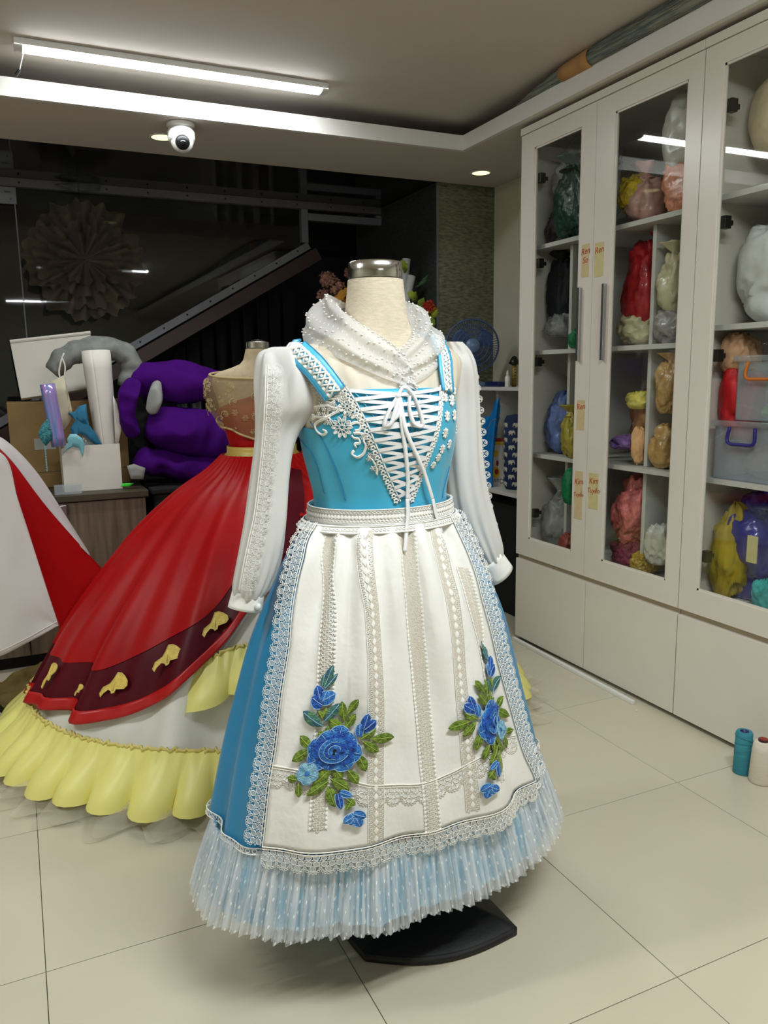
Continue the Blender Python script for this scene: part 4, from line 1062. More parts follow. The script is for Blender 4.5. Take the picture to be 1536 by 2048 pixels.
MB().grid(lambda u, v: B2.P(2*math.pi*u, lerp(.985, 1.15+.028*math.cos(2*math.pi*u)+.012*math.cos(4*math.pi*u), v), .006+.0012*math.sin(60*u)), 60, 16, closed=True).obj('bodice', W['red'], gw, True)
S_ = Strip([B2.P(2*math.pi*i/80, 1.15+.028*math.cos(2*math.pi*i/80)+.012*math.cos(4*math.pi*i/80), .008) for i in range(81)], [B2.N(2*math.pi*i/80, 1.15) for i in range(81)])
tree_obj(scallop_lace(S_, .018, .02, -1), gw, 'bodice_lace', 'lace_net', 'red_trim', 'red')
MB().grid(lambda u, v: GW0.P(2*math.pi*u, lerp(.972, 1.008, v), .010), 60, 3, closed=True).obj('belt', W['gold_belt'], gw, True, solid=.003)
# net bertha over the shoulders
def bertha(u, v):
    ph = lerp(-2.4, 2.4, u); z = lerp(1.262-.05*math.cos(ph)*.3, 1.02+.06*abs(math.sin(ph))**1.5, v); sd = abs(math.sin(ph))**3
    r = .014+.030*math.sin(math.pi*v)*sd+.006*math.sin(ph*9+2*v)*v
    q = B2.P(ph, z, r); return q
BT = MB().grid(bertha, 70, 24)
bt = BT.obj('net_overlay', W['gold_lace'], gw, True)
th = MB(); rnd = random.Random(4)
for k in range(70):
    u, v = rnd.uniform(.12, .62), rnd.uniform(.08, .98); p = bertha(u, v); e = 1e-2
    n_ = unit(np.cross(bertha(u+e, v)-p, bertha(u, v+e)-p)); n_ = -n_ if n_ @ np.array([p[0], p[1], 0]) < 0 else n_
    t_ = unit(np.cross((0, 0, 1), n_)); S_ = Strip([p+n_*.002-t_*.05, p+n_*.002, p+n_*.002+t_*.05], [n_]*3); r = rnd.choice((.004, .006, .010))
    for a in range(6): ring(th, S_, .05+r*.7*math.cos(a*1.05), r*.7*math.sin(a*1.05), r*.5, r*.35, .0012, n=6, rot=a*1.05)
    if k % 4 == 0: th.tube([p+n_*.003+t_*(.006+.005*s_)*math.cos(s_)*.9+np.array([0, 0, (.006+.005*s_)*math.sin(s_)*.7]) for s_ in np.linspace(0, 4, 9)], .0012, 4)
for v in (0.0, 1.0): th.tube([bertha(u, v) for u in np.linspace(0, 1, 70)], .004, 5)
tag(th.obj('gold_embroidery', W['gold_thread'], bt, True), kind='stuff')
# underskirt, petticoat, ruffles
MB().grid(lambda u, v: GW.P(2*math.pi*u, lerp(.97, .05, v), -.012*smooth(v)), 200, 40, closed=True).obj('underskirt', W['white_satin'], gw, True)
for k, (z1, fl_) in enumerate(((.004, .06), (.012, .035))):
    MB().grid(lambda u, v: GW0.P(2*math.pi*u, lerp(.12, z1, v), -.02+v*(.10+fl_*math.sin(2*math.pi*u*(31+k*9))+.05*nz(u*40, k))), 420, 5, closed=True).obj('tulle_petticoat', W['petti'], gw, True)
def ruffle(zt, zb_, p0, p1, name, n, amp, seed, base=.03):
    def f(u, v):
        ph = lerp(p0, p1, u); k = smooth(v*1.15)
        w = math.sin(n*ph+2.2*nz(ph*4, seed))*(.75+.5*nz(ph*6, seed+3))
        top = zt(ph) if callable(zt) else zt; z = top+(zb_-(zt if not callable(zt) else top))*v if not callable(zt) else top-(zb_)*v
        z += k*.010*nz(ph*7, seed+5)
        pos = GW0.P(ph-.022*k*math.cos(n*ph+2.2*nz(ph*4, seed)), max(z, .018), .0+base+k*(.034+amp*w)+.004*math.sin(3*n*ph)*(1-k))
        return pos
    o = MB().grid(f, int(420*abs(p1-p0)/6.28)+40, 10).obj(name, W['yellow'], gw, True)
    hd = MB(); m_ = int(90*abs(p1-p0))
    hd.tube([np.array(f(i/m_, 0))+np.array([.004*math.sin(i*2.1), 0, .006*math.sin(i*2.9)]) for i in range(m_+1)], .0055, 5)
    hd.obj('ruffle_gathering', W['gold_edge'], o, True)
ruffle(.195, .045, -math.pi, math.pi, 'hem_ruffle', 46, .034, 2.0)
up = [(GW0.pick(x, y, .01)) for x, y in ((372, 1345), (420, 1318), (465, 1297), (520, 1285))]
upt = sorted(up); z_up = lambda ph: hermite(upt, ph)[0]+.0 if ph < upt[-1][0] else upt[-1][1]+.02*(ph-upt[-1][0])
ruffle(z_up, .120, upt[0][0]+.02, 2.6, 'swag_ruffle', 46, .020, 7.0, .006)
# swept-back overskirt with border
low = sorted([GW0.pick(x, y, .02) for x, y in ((60, 1392), (105, 1420), (175, 1443), (260, 1430), (330, 1396), (395, 1340), (455, 1280), (495, 1225))])
upb = sorted([GW0.pick(x, y, .02) for x, y in ((112, 1296), (150, 1325), (205, 1336), (270, 1312), (340, 1275), (420, 1225), (470, 1160), (500, 1110))])
low = [(-math.pi, .03), (low[0][0]-.25, max(.04, low[0][1]-.04))]+low+[(low[-1][0]+.35, low[-1][1]+.12), (2.2, .62), (math.pi, .5)]
upb = [(-math.pi, .2), (upb[0][0]-.3, upb[0][1]-.02)]+upb+[(upb[-1][0]+.3, upb[-1][1]+.1), (2.2, .75), (math.pi, .6)]
lo_z = lambda ph: hermite(low, ph)[0]; up_z = lambda ph: max(hermite(upb, ph)[0], lo_z(ph)+.06)
def over(ph, z, o=0.0): return GW.P(ph, z, .022+o+.006*math.sin(23*ph)*smooth((.8-z)/.4))
PA, PB = -math.pi, 2.0
MB().grid(lambda u, v: over(lerp(PA, PB, u), lerp(.978, up_z(lerp(PA, PB, u)), v)), 190, 36).obj('overskirt', W['red'], gw, True)
MB().grid(lambda u, v: over(lerp(PA, PB, u), lerp(up_z(lerp(PA, PB, u))+.004, lo_z(lerp(PA, PB, u))+.03, v), -.003), 190, 12).obj('border', W['maroon'], gw, True)
MB().grid(lambda u, v: over(lerp(PA, PB, u), lerp(lo_z(lerp(PA, PB, u))+.036, lo_z(lerp(PA, PB, u)), v), .003), 190, 4).obj('border_binding', W['red_trim'], gw, True, solid=.003)
S_ = Strip([over(GW0.pick(x, y, .02)[0], GW0.pick(x, y, .02)[1], .016) for x, y in ((578, 935), (584, 985), (586, 1040), (586, 1110))], [GW0.N(.15, .8)]*4)
band(MB(), S_, -.035, .035, 0, 20).obj('front_border', W['maroon'], gw, True)
# gold moth appliques on the border
def moth(px, py, size, ang, flip):
    ph, z = GW0.pick(px, py, .03); o = over(ph, z, .012); n_ = GW0.N(ph, z); t_ = unit(np.cross((0, 0, 1), n_)); b_ = np.cross(n_, t_)
    c, s = math.cos(ang), math.sin(ang); ax, ay = t_*c+b_*s, (-t_*s+b_*c)*flip
    shp = [(-1.0, -.75), (-.85, -.3), (-.55, -.1), (-.35, .05), (-.15, .45), (.0, .85), (.3, .88), (.6, .76), (.95, .5), (1.02, .2), (.85, -.05), (.45, -.15), (.2, -.2), (.15, -.45), (-.05, -.55), (-.15, -.4), (-.4, -.35), (-.7, -.65), (-.85, -.95)]
    if flip < 0: shp = shp[::-1]
    mo = MB().prism([(x*size, y*size) for x, y in shp], o, ax, ay, .0022).obj('moth_applique', W['gold_app'], gw)
    ed = MB().tube([o+ax*x*size+ay*y*size+n_*.0026 for x, y in shp+shp[:1]], .0012, 4, cap=False).tube([o+ax*x*size+ay*y*size+n_*.003 for x, y in ((-.05, .2), (-.02, 0), (0, -.36))], .002, 5)
    ed.obj('moth_edge', W['gold_edge'], mo, True)
moth(430, 1248, .040, .15, 1); moth(337, 1314, .044, .10, 1); moth(227, 1372, .046, -.05, 1); moth(113, 1346, .040, .6, 1); moth(160, 1379, .018, .4, 1)

# ================================================================== white cape with red lining at the far left
W['cape_white'] = M('white_cape_satin', srgb(206, 200, 198), 0.42, var=0.03, vscale=4, sheen=0.15, bump=0.04, bscale=12)
cp_loc = np.array([-0.22, 3.12, 0.0])
ca = thing('cape', 'white satin cape with red lining hanging at the left edge', 'cape', cp_loc)
def sheet(rows, Y, nm, mat, n=24, wob=0.01):
    """rows: lists of pixels from top to bottom edge; Y gives the depth of each row end"""
    cols = [spline([at(x, y, 1, yy) for (x, y), yy in zip(r, Y[i])], n) for i, r in enumerate(rows)]
    def f(u, v):
        k = u*(n-1); i = min(int(k), n-2); t = k-i
        p = [c[i]*(1-t)+c[i+1]*t for c in cols]; q = p[0]*(1-v)+p[1]*v
        return q+np.array([0, wob*nz(u*4, v*3, len(nm)), 0])-cp_loc
    return MB().grid(f, 40, 20).obj(nm, mat, ca, True, solid=.002)
sheet([[(-120, 900), (2, 905), (36, 1000), (75, 1120), (117, 1250)], [(-160, 1330), (-80, 1332), (-10, 1316), (50, 1288), (117, 1251)]], [[3.0, 2.98, 2.96, 2.94, 2.92], [3.0, 2.97, 2.95, 2.93, 2.92]], 'front_panel', W['cape_white'])
sheet([[(-10, 888), (30, 930), (90, 1010), (160, 1090), (212, 1146)], [(0, 905), (36, 1000), (75, 1120), (117, 1250), (124, 1258)]], [[3.08, 3.09, 3.10, 3.12, 3.14], [3.0, 2.98, 2.96, 2.94, 2.95]], 'red_lining', W['red'])
sheet([[(-40, 862), (10, 880), (70, 940), (130, 1030), (178, 1106)], [(-10, 890), (26, 926), (86, 1006), (150, 1080), (180, 1112)]], [[3.16, 3.17, 3.18, 3.18, 3.18], [3.10, 3.10, 3.11, 3.12, 3.13]], 'back_panel', W['cape_white'])
hem = MB().tube(spline([at(x, y, 1, yy-.004)-cp_loc for x, y, yy in ((-160, 1322, 3.0), (-80, 1322, 2.97), (-10, 1306, 2.95), (50, 1278, 2.93), (114, 1243, 2.92))], 30), .0015, 4); hem.obj('hem_stitch', W['cotton'], ca, True)
st = thing('cape_stand', 'dark tripod stand under the white cape', 'stand', (-0.30, 3.15, 0))
MB().tube([(0, 0, .10), (0, 0, 1.05)], .014, 10).obj('pole', W['base_black'], st, True)
for a in (-.9, 1.2, 3.3): MB().tube([(0, 0, .30), (.22*math.sin(a), -.22*math.cos(a), .009)], .009, 8).obj('leg', W['base_black'], st, True)
# ochre cloth lying behind the train
oc = np.array(at(75, 1350, 2, .05)); W['ochre'] = M('ochre_cloth', srgb(112, 92, 40), 0.7, var=0.25, vscale=14, bump=0.2, bscale=30)
def heap(u, v):
    x, y = (u-.5)*.42, (v-.5)*.22
    return (x+.03*nz(v*4, u*2), y, .012+.10*max(0, 1-(2*(u-.5))**2)*max(0, 1-(2*(v-.5))**2)*(.7+.6*nz(u*5, v*5)))
h_ = MB().grid(heap, 30, 20).obj('folded_cloth', W['ochre'], None, True, solid=.004); h_.location = (float(oc[0])-.02, 3.42, 0); h_.rotation_euler = (0, 0, .5)
tag(h_, 'rumpled ochre cloth lying on the floor behind the gown train', 'cloth')
# ================================================================== sideboard and what stands on it
W['wood'] = M('brown_wood_veneer', srgb(96, 80, 66), 0.5, var=0.22, vscale=6, stretch=(6, 6, 0.5), bump=0.05, bscale=60, col2=srgb(122, 104, 86))
W['wood_dark'] = M('dark_wood_edge', srgb(70, 60, 44), 0.5, var=0.15, vscale=10)
W['card'] = M('cardboard', srgb(132, 104, 62), 0.85, var=0.12, vscale=5, bump=0.05, bscale=80)
W['paper'] = M('white_paper', srgb(222, 216, 206), 0.8, var=0.04, vscale=5)
W['canvas'] = M('canvas_board', srgb(206, 200, 188), 0.8, var=0.04, vscale=4, bump=0.05, bscale=300)
W['wadding'] = M('grey_wadding', srgb(126, 128, 124), 0.9, var=0.25, vscale=18, bump=0.35, bscale=24)
W['beige'] = M('beige_card', srgb(204, 196, 168), 0.7, var=0.05)
W['irid'] = M('iridescent_film', srgb(90, 160, 226), 0.2, metal=0.25, var=0.0, vscale=9, col2=srgb(206, 140, 206), stretch=(8, 8, .6), coat=1.0)
W['teal'] = M('teal_glitter', srgb(22, 104, 116), 0.4, var=0.4, vscale=90, bump=0.5, bscale=200, col2=srgb(70, 160, 170))
W['teal_blue'] = M('teal_blue_felt', srgb(34, 112, 146), 0.7, var=0.15, vscale=20)
W['aqua'] = M('aqua_satin', srgb(120, 186, 196), 0.4, var=0.12, vscale=15)
W['clear_plastic'] = M('clear_plastic', srgb(196, 206, 214), 0.12, var=0.05, alpha=0.35, coat=0.6)
W['green_tag'] = M('green_plastic_tag', srgb(60, 220, 60), 0.4, var=0.05)
W['purple'] = M('purple_velour', srgb(62, 0, 102), 0.85, spec=0.15, var=0.12, vscale=7, bump=0.08, bscale=20)
W['quilt_lining'] = M('grey_quilt_lining', srgb(150, 152, 146), 0.8, var=0.1)
W['black_cloth'] = M('black_cloth', srgb(14, 14, 16), 0.85, var=0.3, vscale=8, bump=0.2, bscale=25)
SY, SZ = 3.66, float(at(200, 986, 1, 3.66)[2])
sxr = float(at(291, 985, 1, SY)[0])
sb = thing('sideboard', 'low brown wooden sideboard behind the gown', 'sideboard', (0, SY, 0))
off = (0, SY, 0)
at_origin(MB().box(-0.62, sxr+.012, SY-.012, 4.30, SZ-.03, SZ), off).obj('top', W['wood_dark'], sb, bevel=.003)
at_origin(MB().box(-0.60, sxr, SY+.02, 4.28, .06, SZ-.031), off).obj('carcass', W['wood'], sb)
at_origin(MB().box(-0.58, sxr-.02, SY+.05, 4.25, .001, .06), off).obj('plinth', W['black_cloth'], sb)
for x0, x1 in ((-.6, -.02), (-.018, sxr)):
    d = at_origin(MB().box(x0+.002, x1-.002, SY+.001, SY+.019, .065, SZ-.034), off).obj('door', W['wood'], sb, bevel=.002)
    hx = x0+.05 if x0 > -.1 else x1-.05; hz = float(at(128, 1030, 1, SY)[2])
    if x0 > -.1: hx = float(at(128, 1030, 1, SY)[0])
    at_origin(MB().box(hx-.014, hx+.014, SY-.016, SY, hz-.045, hz+.045), off).obj('handle', W['metal'], d, bevel=.004)
def pxbox(nm, label, cat, x0, x1, y0, y1, Y, depth, mat, zbase=None, bevel=.002):
    """upright box whose front shows at these pixels"""
    a, b = at(x0, y0, 1, Y), at(x1, y1, 1, Y); z0 = b[2] if zbase is None else zbase
    o = MB().box(0, b[0]-a[0], 0, depth, 0, a[2]-z0).obj(nm, mat, None, bevel=bevel); o.location = (float(a[0]), Y, float(z0)+.0005)
    return tag(o, label, cat)
cb = thing('cardboard_box', 'brown cardboard box on the sideboard', 'box', (float(at(12, 800, 1, 3.97)[0]), 3.97, SZ+.0005))
cbw = float(at(250, 800, 1, 3.97)[0])-cb.location.x; cbh = float(at(12, 806, 1, 3.97)[2])-SZ
MB().box(0, cbw, 0, .30, 0, cbh).obj('body', W['card'], cb, bevel=.003)
MB().box(.10, .19, -.001, 0, cbh*.45, cbh*.58).obj('packing_label', W['quilt_lining'], cb)
MB().box(0.001, cbw-.001, -.0012, -.0002, cbh*.185, cbh*.19).box(cbw*.05, cbw*.95, .10, .104, cbh, cbh+.0008).obj('flap_seam', W['wood_dark'], cb)
# canvas leaning on the cardboard box
q = [at(x, y, 1, Y) for x, y, Y in ((20, 684, 4.26), (181, 666, 4.26), (186, 776, 4.12), (42, 797, 4.12))]
cz = cb.location.z+cbh; lo_ = min(q[2][2], q[3][2]); sh_ = np.array([0, 0, cz+.002-lo_])*0
cv = thing('canvas_board', 'white canvas board leaning behind the grey wadding roll', 'canvas', q[3])
n_ = unit(np.cross(q[1]-q[0], q[3]-q[0])); n_ = n_ if n_[1] > 0 else -n_
bd_ = MB()
for k in (0, .022):
    for p in q: bd_.pt(np.array(p)-q[3]+n_*k)
bd_.f += [[0, 1, 2, 3], [7, 6, 5, 4], [0, 4, 5, 1], [1, 5, 6, 2], [2, 6, 7, 3], [3, 7, 4, 0]]
bd_.obj('board', W['canvas'], cv, bevel=.002)
MB().tube([q[0]-q[3]-n_*.004, q[1]-q[3]-n_*.004], .009, 6).obj('top_fold', W['paper'], cv)
# grey wadding roll arched over the boxes
def px_tube(rows, n=30): return spline([list(at(x, y, 1, Y))+[r] for x, y, Y, r in rows], n)
P_ = px_tube(((106, 745, 3.93, .045), (122, 722, 3.93, .062), (150, 706, 3.93, .068), (190, 698, 3.93, .070), (228, 700, 3.93, .068), (255, 714, 3.93, .064), (262, 742, 3.93, .062), (252, 775, 3.93, .05)))
wl = thing('wadding_roll', 'grey quilted wadding roll bent over the boxes', 'wadding', P_[0][:3])
o_ = MB().tube([p[:3]-P_[0][:3] for p in P_], [p[3]*(1+.06*math.sin(i*1.7)) for i, p in enumerate(P_)], 20, flat=.8)
o_.xf(lambda v: v+.010*np.array([nz(v[0]*14, v[2]*14, 1), nz(v[0]*14, v[2]*14, 5), nz(v[0]*14, v[2]*14, 9)])).obj('roll', W['wadding'], wl, True)
MB().tube(spline([at(x, y, 1, 3.84)-P_[0][:3] for x, y in ((128, 706), (122, 722), (118, 745), (122, 760), (130, 778))], 14), .004, 5).tube(spline([at(x, y, 1, 3.84)-P_[0][:3] for x, y in ((124, 716), (130, 732), (129, 752), (126, 770))], 12), .0035, 5).obj('tie_string', W['paper'], wl, True)
# open white carton with rolls standing in it
c0 = at(122, 893, 1, 3.76); c1 = at(245, 972, 1, 3.76); wx, hz = c1[0]-c0[0], c0[2]-SZ
ct = thing('white_carton', 'open white carton holding paper rolls on the sideboard', 'carton', (c0[0], 3.76, SZ+.0005)); dp = .17
for a in ((0, wx, 0, .004), (0, wx, dp-.004, dp), (0, .004, .0045, dp-.0045), (wx-.004, wx, .0045, dp-.0045)): MB().box(a[0], a[1], a[2], a[3], 0, hz).obj('wall', W['paper'], ct)
MB().box(.0045, wx-.0045, .0045, dp-.0045, 0, .004).obj('bottom', W['paper'], ct)
def roll(nm, label, cat, p0, p1, r0, r1, mat, inner=None, spiral=.35):
    """paper roll: an overlapping spiral sheet standing between two points"""
    p0, p1 = np.asarray(p0, float), np.asarray(p1, float); d = unit(p1-p0); sd = unit(np.cross(d, (0, 1, 0))); u = np.cross(sd, d)
    t = thing(nm, label, cat, p0)
    def f(s, v):
        a = 2*math.pi*1.35*s-1.2; r = lerp(r0, r1, v)*(1-spiral*.35*s)
        return (p1-p0)*v+r*(math.cos(a)*sd+math.sin(a)*u)
    MB().grid(f, 44, 6).obj('sheet', mat, t, True, solid=.0025)
    if inner: MB().tube([(0, 0, 0), (p1-p0)*.97], min(r0, r1)*.35, 14).obj('core', inner, t, True)
    return t
roll('paper_roll', 'tall white paper roll leaning in the carton', 'paper roll', at(218, 925, 1, 3.85), at(192, 702, 1, 3.88), .045, .066, W['paper'], W['paper'])
roll('iridescent_roll', 'blue and pink iridescent film roll leaning in the carton', 'film roll', at(118, 892, 1, 3.742), at(95, 768, 1, 3.735), .030, .030, W['irid'], W['paper'], .1)
def flat_shape(nm, label, cat, pxs, Y, th, mat, bend=0.0, tilt=0.0, top=True):
    """cut sheet: outline in the photograph, bent, with its own thickness"""
    P = [at(x, y, 1, Y) for x, y in pxs]; o = np.mean(P, axis=0)
    poly = [((p-o)[0], (p-o)[2]) for p in P]
    bm = bmesh.new(); vs_ = [bm.verts.new((x, 0, z)) for x, z in poly]; bm.faces.new(vs_)
    bmesh.ops.triangulate(bm, faces=bm.faces[:]); bmesh.ops.subdivide_edges(bm, edges=bm.edges[:], cuts=2, use_grid_fill=True)
    for v in bm.verts: v.co.y = bend*((v.co.x/.08)**2)+tilt*v.co.z+.006*nz(v.co.x*25, v.co.z*25, len(nm))
    me = bpy.data.meshes.new(nm); bm.to_mesh(me); bm.free(); me.materials.append(mat); me.polygons.foreach_set('use_smooth', [True]*len(me.polygons))
    ob = bpy.data.objects.new(nm, me); COL.objects.link(ob); ob.location = tuple(float(c) for c in o)
    d = ob.modifiers.new('solid', 'SOLIDIFY'); d.thickness = th; d.offset = 0
    return tag(ob, label, cat) if top else ob
flat_shape('pattern_card', 'beige pattern card with notched edge beside the iridescent roll', 'card', [(100, 764), (128, 750), (135, 785), (140, 812), (136, 832), (147, 833), (130, 858), (122, 862)], 3.80, .002, W['beige'], .01)
flat_shape('plastic_sheet', 'white flexible sheet curving along the carton right side', 'sheet', [(226, 790), (234, 808), (241, 840), (242, 862), (236, 891), (231, 891), (233, 860), (229, 830)], 3.80, .002, W['paper'], .01)
flat_shape('fish_tail', 'teal felt fish tail standing in the carton', 'costume piece', [(136, 826), (148, 824), (158, 812), (172, 808), (166, 818), (156, 826), (152, 836), (164, 846), (178, 850), (192, 868), (206, 892), (190, 890), (172, 872), (156, 866), (152, 884), (144, 862), (140, 858), (150, 842), (146, 834)], 3.79, .004, W['teal_blue'], .01)
flat_shape('aqua_fan', 'pale aqua satin fan hanging over the carton edge', 'costume piece', [(124, 911), (132, 900), (146, 893), (158, 896), (164, 906), (166, 914), (169, 890), (164, 876), (152, 868), (140, 868), (134, 878), (136, 888)], 3.735, .003, W['aqua'], -.015)
gm = flat_shape('glitter_mask', 'dark teal glitter mask hanging with a bead string', 'mask', [(94, 838), (106, 850), (104, 878), (92, 892), (84, 884), (76, 868), (82, 852)], 3.72, .004, W['teal'], -.01)
bs_ = MB()
for i in range(16):
    p = at(90+i*.28, 894+i*3.2, 1, 3.716)-np.array(gm.location); bs_.sphere(p, .0035, .0035, .0035, 6, 4)
bs_.obj('bead_string', W['aqua'], gm, True)
bt_ = thing('plastic_bottle', 'small clear bottle standing inside the white carton', 'bottle', at(172, 905, 1, 3.83))
MB().lathe([(.022, 0), (.023, .004), (.023, .07), (.010, .085), (.010, .095)], 16).obj('bottle', W['clear_plastic'], bt_, True); MB().lathe([(.012, .095), (.012, .11)], 12).obj('cap', W['white_plastic'], bt_)
pxbox('plastic_strip', 'flat clear plastic case on the sideboard edge in front of the carton', 'case', 108, 164, 972, 979, SY+.02, .035, W['clear_plastic'], SZ)
flat_shape('green_tag', 'bright green plastic tag on the sideboard corner', 'tag', [(241, 973), (245, 967), (268, 966), (258, 973)], SY+.06, .004, W['green_tag'])
# purple quilt rolled up on a black crate
kr = thing('black_crate', 'black covered crate under the purple quilt', 'crate', (sxr+.04, 3.70, 0))
MB().box(0, .62, 0, .36, 0.001, SZ-.03).obj('body', W['black_cloth'], kr, bevel=.01); MB().box(-.01, .63, -.01, .37, SZ-.0298, SZ-.004).obj('lid', W['black_cloth'], kr, bevel=.006)
qt = thing('purple_quilt', 'purple velour quilt folded in fat rolls beside the gown', 'quilt', (0.75, 3.88, SZ))
ql = np.array([0.75, 3.88, SZ])
def fat(rows, nm, mat, seed, n=26, flat=.9):
    P_ = px_tube(rows, n); R_ = [p[3] for p in P_]; R_[0] *= .45; R_[-1] *= .45; R_[1] *= .85; R_[-2] *= .85
    o = MB().tube([p[:3]-ql for p in P_], R_, 22, flat=flat)
    def cr(v):
        a = nz(v[0]*6+seed, v[1]*6, v[2]*6); b = abs(nz(v[0]*11, v[1]*11+seed, v[2]*11))
        return v+np.array([.02*a, .045*b-.012, .040*nz(v[0]*5, v[1]*5, v[2]*5+seed)-.03*b*np.sign(v[2]-.1)*.6])
    o.xf(cr)
    return o.obj(nm, mat, qt, True)
fat(((256, 762, 3.93, .07), (300, 762, 3.92, .105), (360, 764, 3.90, .112), (420, 770, 3.90, .105), (470, 785, 3.92, .09)), 'fold', W['purple'], 1)
fat(((266, 748, 3.80, .034), (256, 785, 3.77, .048), (256, 830, 3.77, .046), (268, 868, 3.80, .034)), 'fold', W['purple'], 2)
fat(((296, 862, 3.86, .085), (335, 858, 3.84, .115), (385, 864, 3.84, .120), (430, 874, 3.85, .112), (470, 880, 3.88, .09)), 'fold', W['purple'], 3)
fat(((272, 902, 3.84, .055), (300, 922, 3.83, .072), (350, 932, 3.82, .076), (400, 938, 3.82, .076), (460, 940, 3.84, .07)), 'fold', W['purple'], 4)
fat(((318, 760, 3.80, .02), (312, 790, 3.76, .034), (304, 815, 3.77, .028)), 'lining_fold', W['quilt_lining'], 5)
fat(((285, 770, 3.93, .06), (282, 820, 3.95, .07), (290, 900, 3.95, .07)), 'gap_shade_fill', W['black_cloth'], 6)  # black filler imitating the shade in the gap between the folds
flat_shape('crumpled_paper', 'crumpled pale paper bag beside the white carton', 'paper', [(254, 932), (268, 928), (290, 936), (286, 958), (262, 958)], 3.72, .02, W['quilt_lining'])

# ================================================================== tulle rosette and papers behind the stair glass
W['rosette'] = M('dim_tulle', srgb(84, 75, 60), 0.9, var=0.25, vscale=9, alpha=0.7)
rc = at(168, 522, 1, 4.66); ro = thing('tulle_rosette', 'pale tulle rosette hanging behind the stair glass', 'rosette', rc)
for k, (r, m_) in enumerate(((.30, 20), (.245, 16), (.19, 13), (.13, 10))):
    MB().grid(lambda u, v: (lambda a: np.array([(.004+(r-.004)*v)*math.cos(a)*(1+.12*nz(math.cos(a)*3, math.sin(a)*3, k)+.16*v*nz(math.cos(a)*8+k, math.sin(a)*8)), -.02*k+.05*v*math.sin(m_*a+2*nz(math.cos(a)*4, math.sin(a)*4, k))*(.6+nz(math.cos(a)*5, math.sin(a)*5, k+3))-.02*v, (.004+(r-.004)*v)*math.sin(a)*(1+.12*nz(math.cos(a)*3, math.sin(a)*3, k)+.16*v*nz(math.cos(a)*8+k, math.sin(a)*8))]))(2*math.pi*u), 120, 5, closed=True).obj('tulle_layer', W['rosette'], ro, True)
MB().tube([(0, 0, 0), (0, 0, 2.299-float(rc[2]))], .0015, 5).obj('hanging_thread', W['black_cloth'], ro)
W['film_scrap'] = M('film_scrap', srgb(110, 116, 122), 0.4, var=0.2, alpha=0.6)
flat_shape('torn_paper', 'torn scrap of film stuck on the glass under the top rail', 'scrap', [(108, 368), (125, 374), (150, 383), (200, 382), (202, 366), (160, 362)], 4.775, .002, W['film_scrap'])
# flowers and foam tubes in the alcove
W['fpink'] = M('dusty_pink_petals', srgb(150, 92, 96), 0.8, var=0.3, vscale=40, col2=srgb(170, 130, 100)); W['forange'] = M('amber_petals', srgb(176, 120, 20), 0.7, var=0.2)
W['fred'] = M('red_petals', srgb(168, 38, 16), 0.7, var=0.25, vscale=40); W['foliage'] = M('leaf_green', srgb(92, 122, 30), 0.6, var=0.3, vscale=20, col2=srgb(150, 166, 44)); W['foliage2'] = M('dark_leaf_green', srgb(36, 66, 30), 0.7, var=0.3)
W['foam'] = M('white_foam_tube', srgb(196, 196, 194), 0.8, var=0.05)
fs = thing('flower_stand', 'black plinth behind the neck of the form', 'plinth', (1.93, 4.28, 0)); MB().box(-.26, .26, -.18, .18, 0.001, 1.26).obj('body', W['black_cloth'], fs, bevel=.01); MB().box(-.27, .27, -.19, .19, 1.2605, 1.28).obj('top', W['black_cloth'], fs, bevel=.004)
def bunch(label, blobs, leaves, stem_to):
    o = np.array([stem_to[0], stem_to[1], 1.2805]); t = thing('flower_bunch', label, 'flowers', o, 0, 'artificial flowers in the alcove')
    MB().lathe([(.035, 0), (.05, .05), (.04, .12), (.045, .15)], 16).obj('vase', W['black_plastic'], t, True)
    rnd = random.Random(len(label))
    for (x, y, Y, r, mt, n) in blobs:
        c = at(x, y, 1, Y)-o; b = MB()
        for i in range(n):
            d = unit([rnd.gauss(0, 1), rnd.gauss(0, 1), rnd.gauss(0, 1)]); p = c+d*r*(.55+.45*rnd.random()); s = .016+.010*rnd.random()
            e1 = unit(np.cross(d, (.3, .5, .8))); e2 = np.cross(d, e1)
            for a in range(4):
                q = e1*math.cos(a*1.57)+e2*math.sin(a*1.57); w_ = np.cross(d, q); k = [b.pt(p), b.pt(p+q*s*.6+w_*s*.45+d*.004), b.pt(p+q*s*1.1+d*.008), b.pt(p+q*s*.6-w_*s*.45+d*.004)]; b.f.append(k)
        b.obj('flower_head', mt, t, True)
        MB().tube(spline([(0, 0, .1), c*.5+np.array([0, 0, .06]), c], 8), .003, 5).obj('stem', W['foliage2'], t)
    for (x0, y0, x1, y1, Y, w_, mt) in leaves:
        a, b = at(x0, y0, 1, Y)-o, at(x1, y1, 1, Y-.03)-o; d = b-a; s = unit(np.cross(d, (0, 1, 0)))
        lf = MB().grid(lambda u, v: a+d*u+s*w_*(v-.5)*2*math.sin(math.pi*min(1, u*.93+.07))**.7*(1+.25*math.sin(u*18))+np.array([0, -.02*math.sin(math.pi*u)+.012*abs(v-.5), 0]), 8, 2)
        lf.obj('leaf', mt, t, True)
bunch('dusty pink and amber flowers left of the form neck', [(655, 560, 4.42, .045, W['fpink'], 60), (672, 575, 4.40, .05, W['fpink'], 60), (645, 590, 4.42, .03, W['fpink'], 30), (668, 610, 4.4, .04, W['fred'], 40), (690, 600, 4.36, .03, W['forange'], 24), (700, 545, 4.45, .03, W['fpink'], 24)],
      [(668, 600, 700, 575, 4.35, .02, W['forange']), (660, 610, 690, 590, 4.36, .02, W['forange'])], (1.78, 4.30))
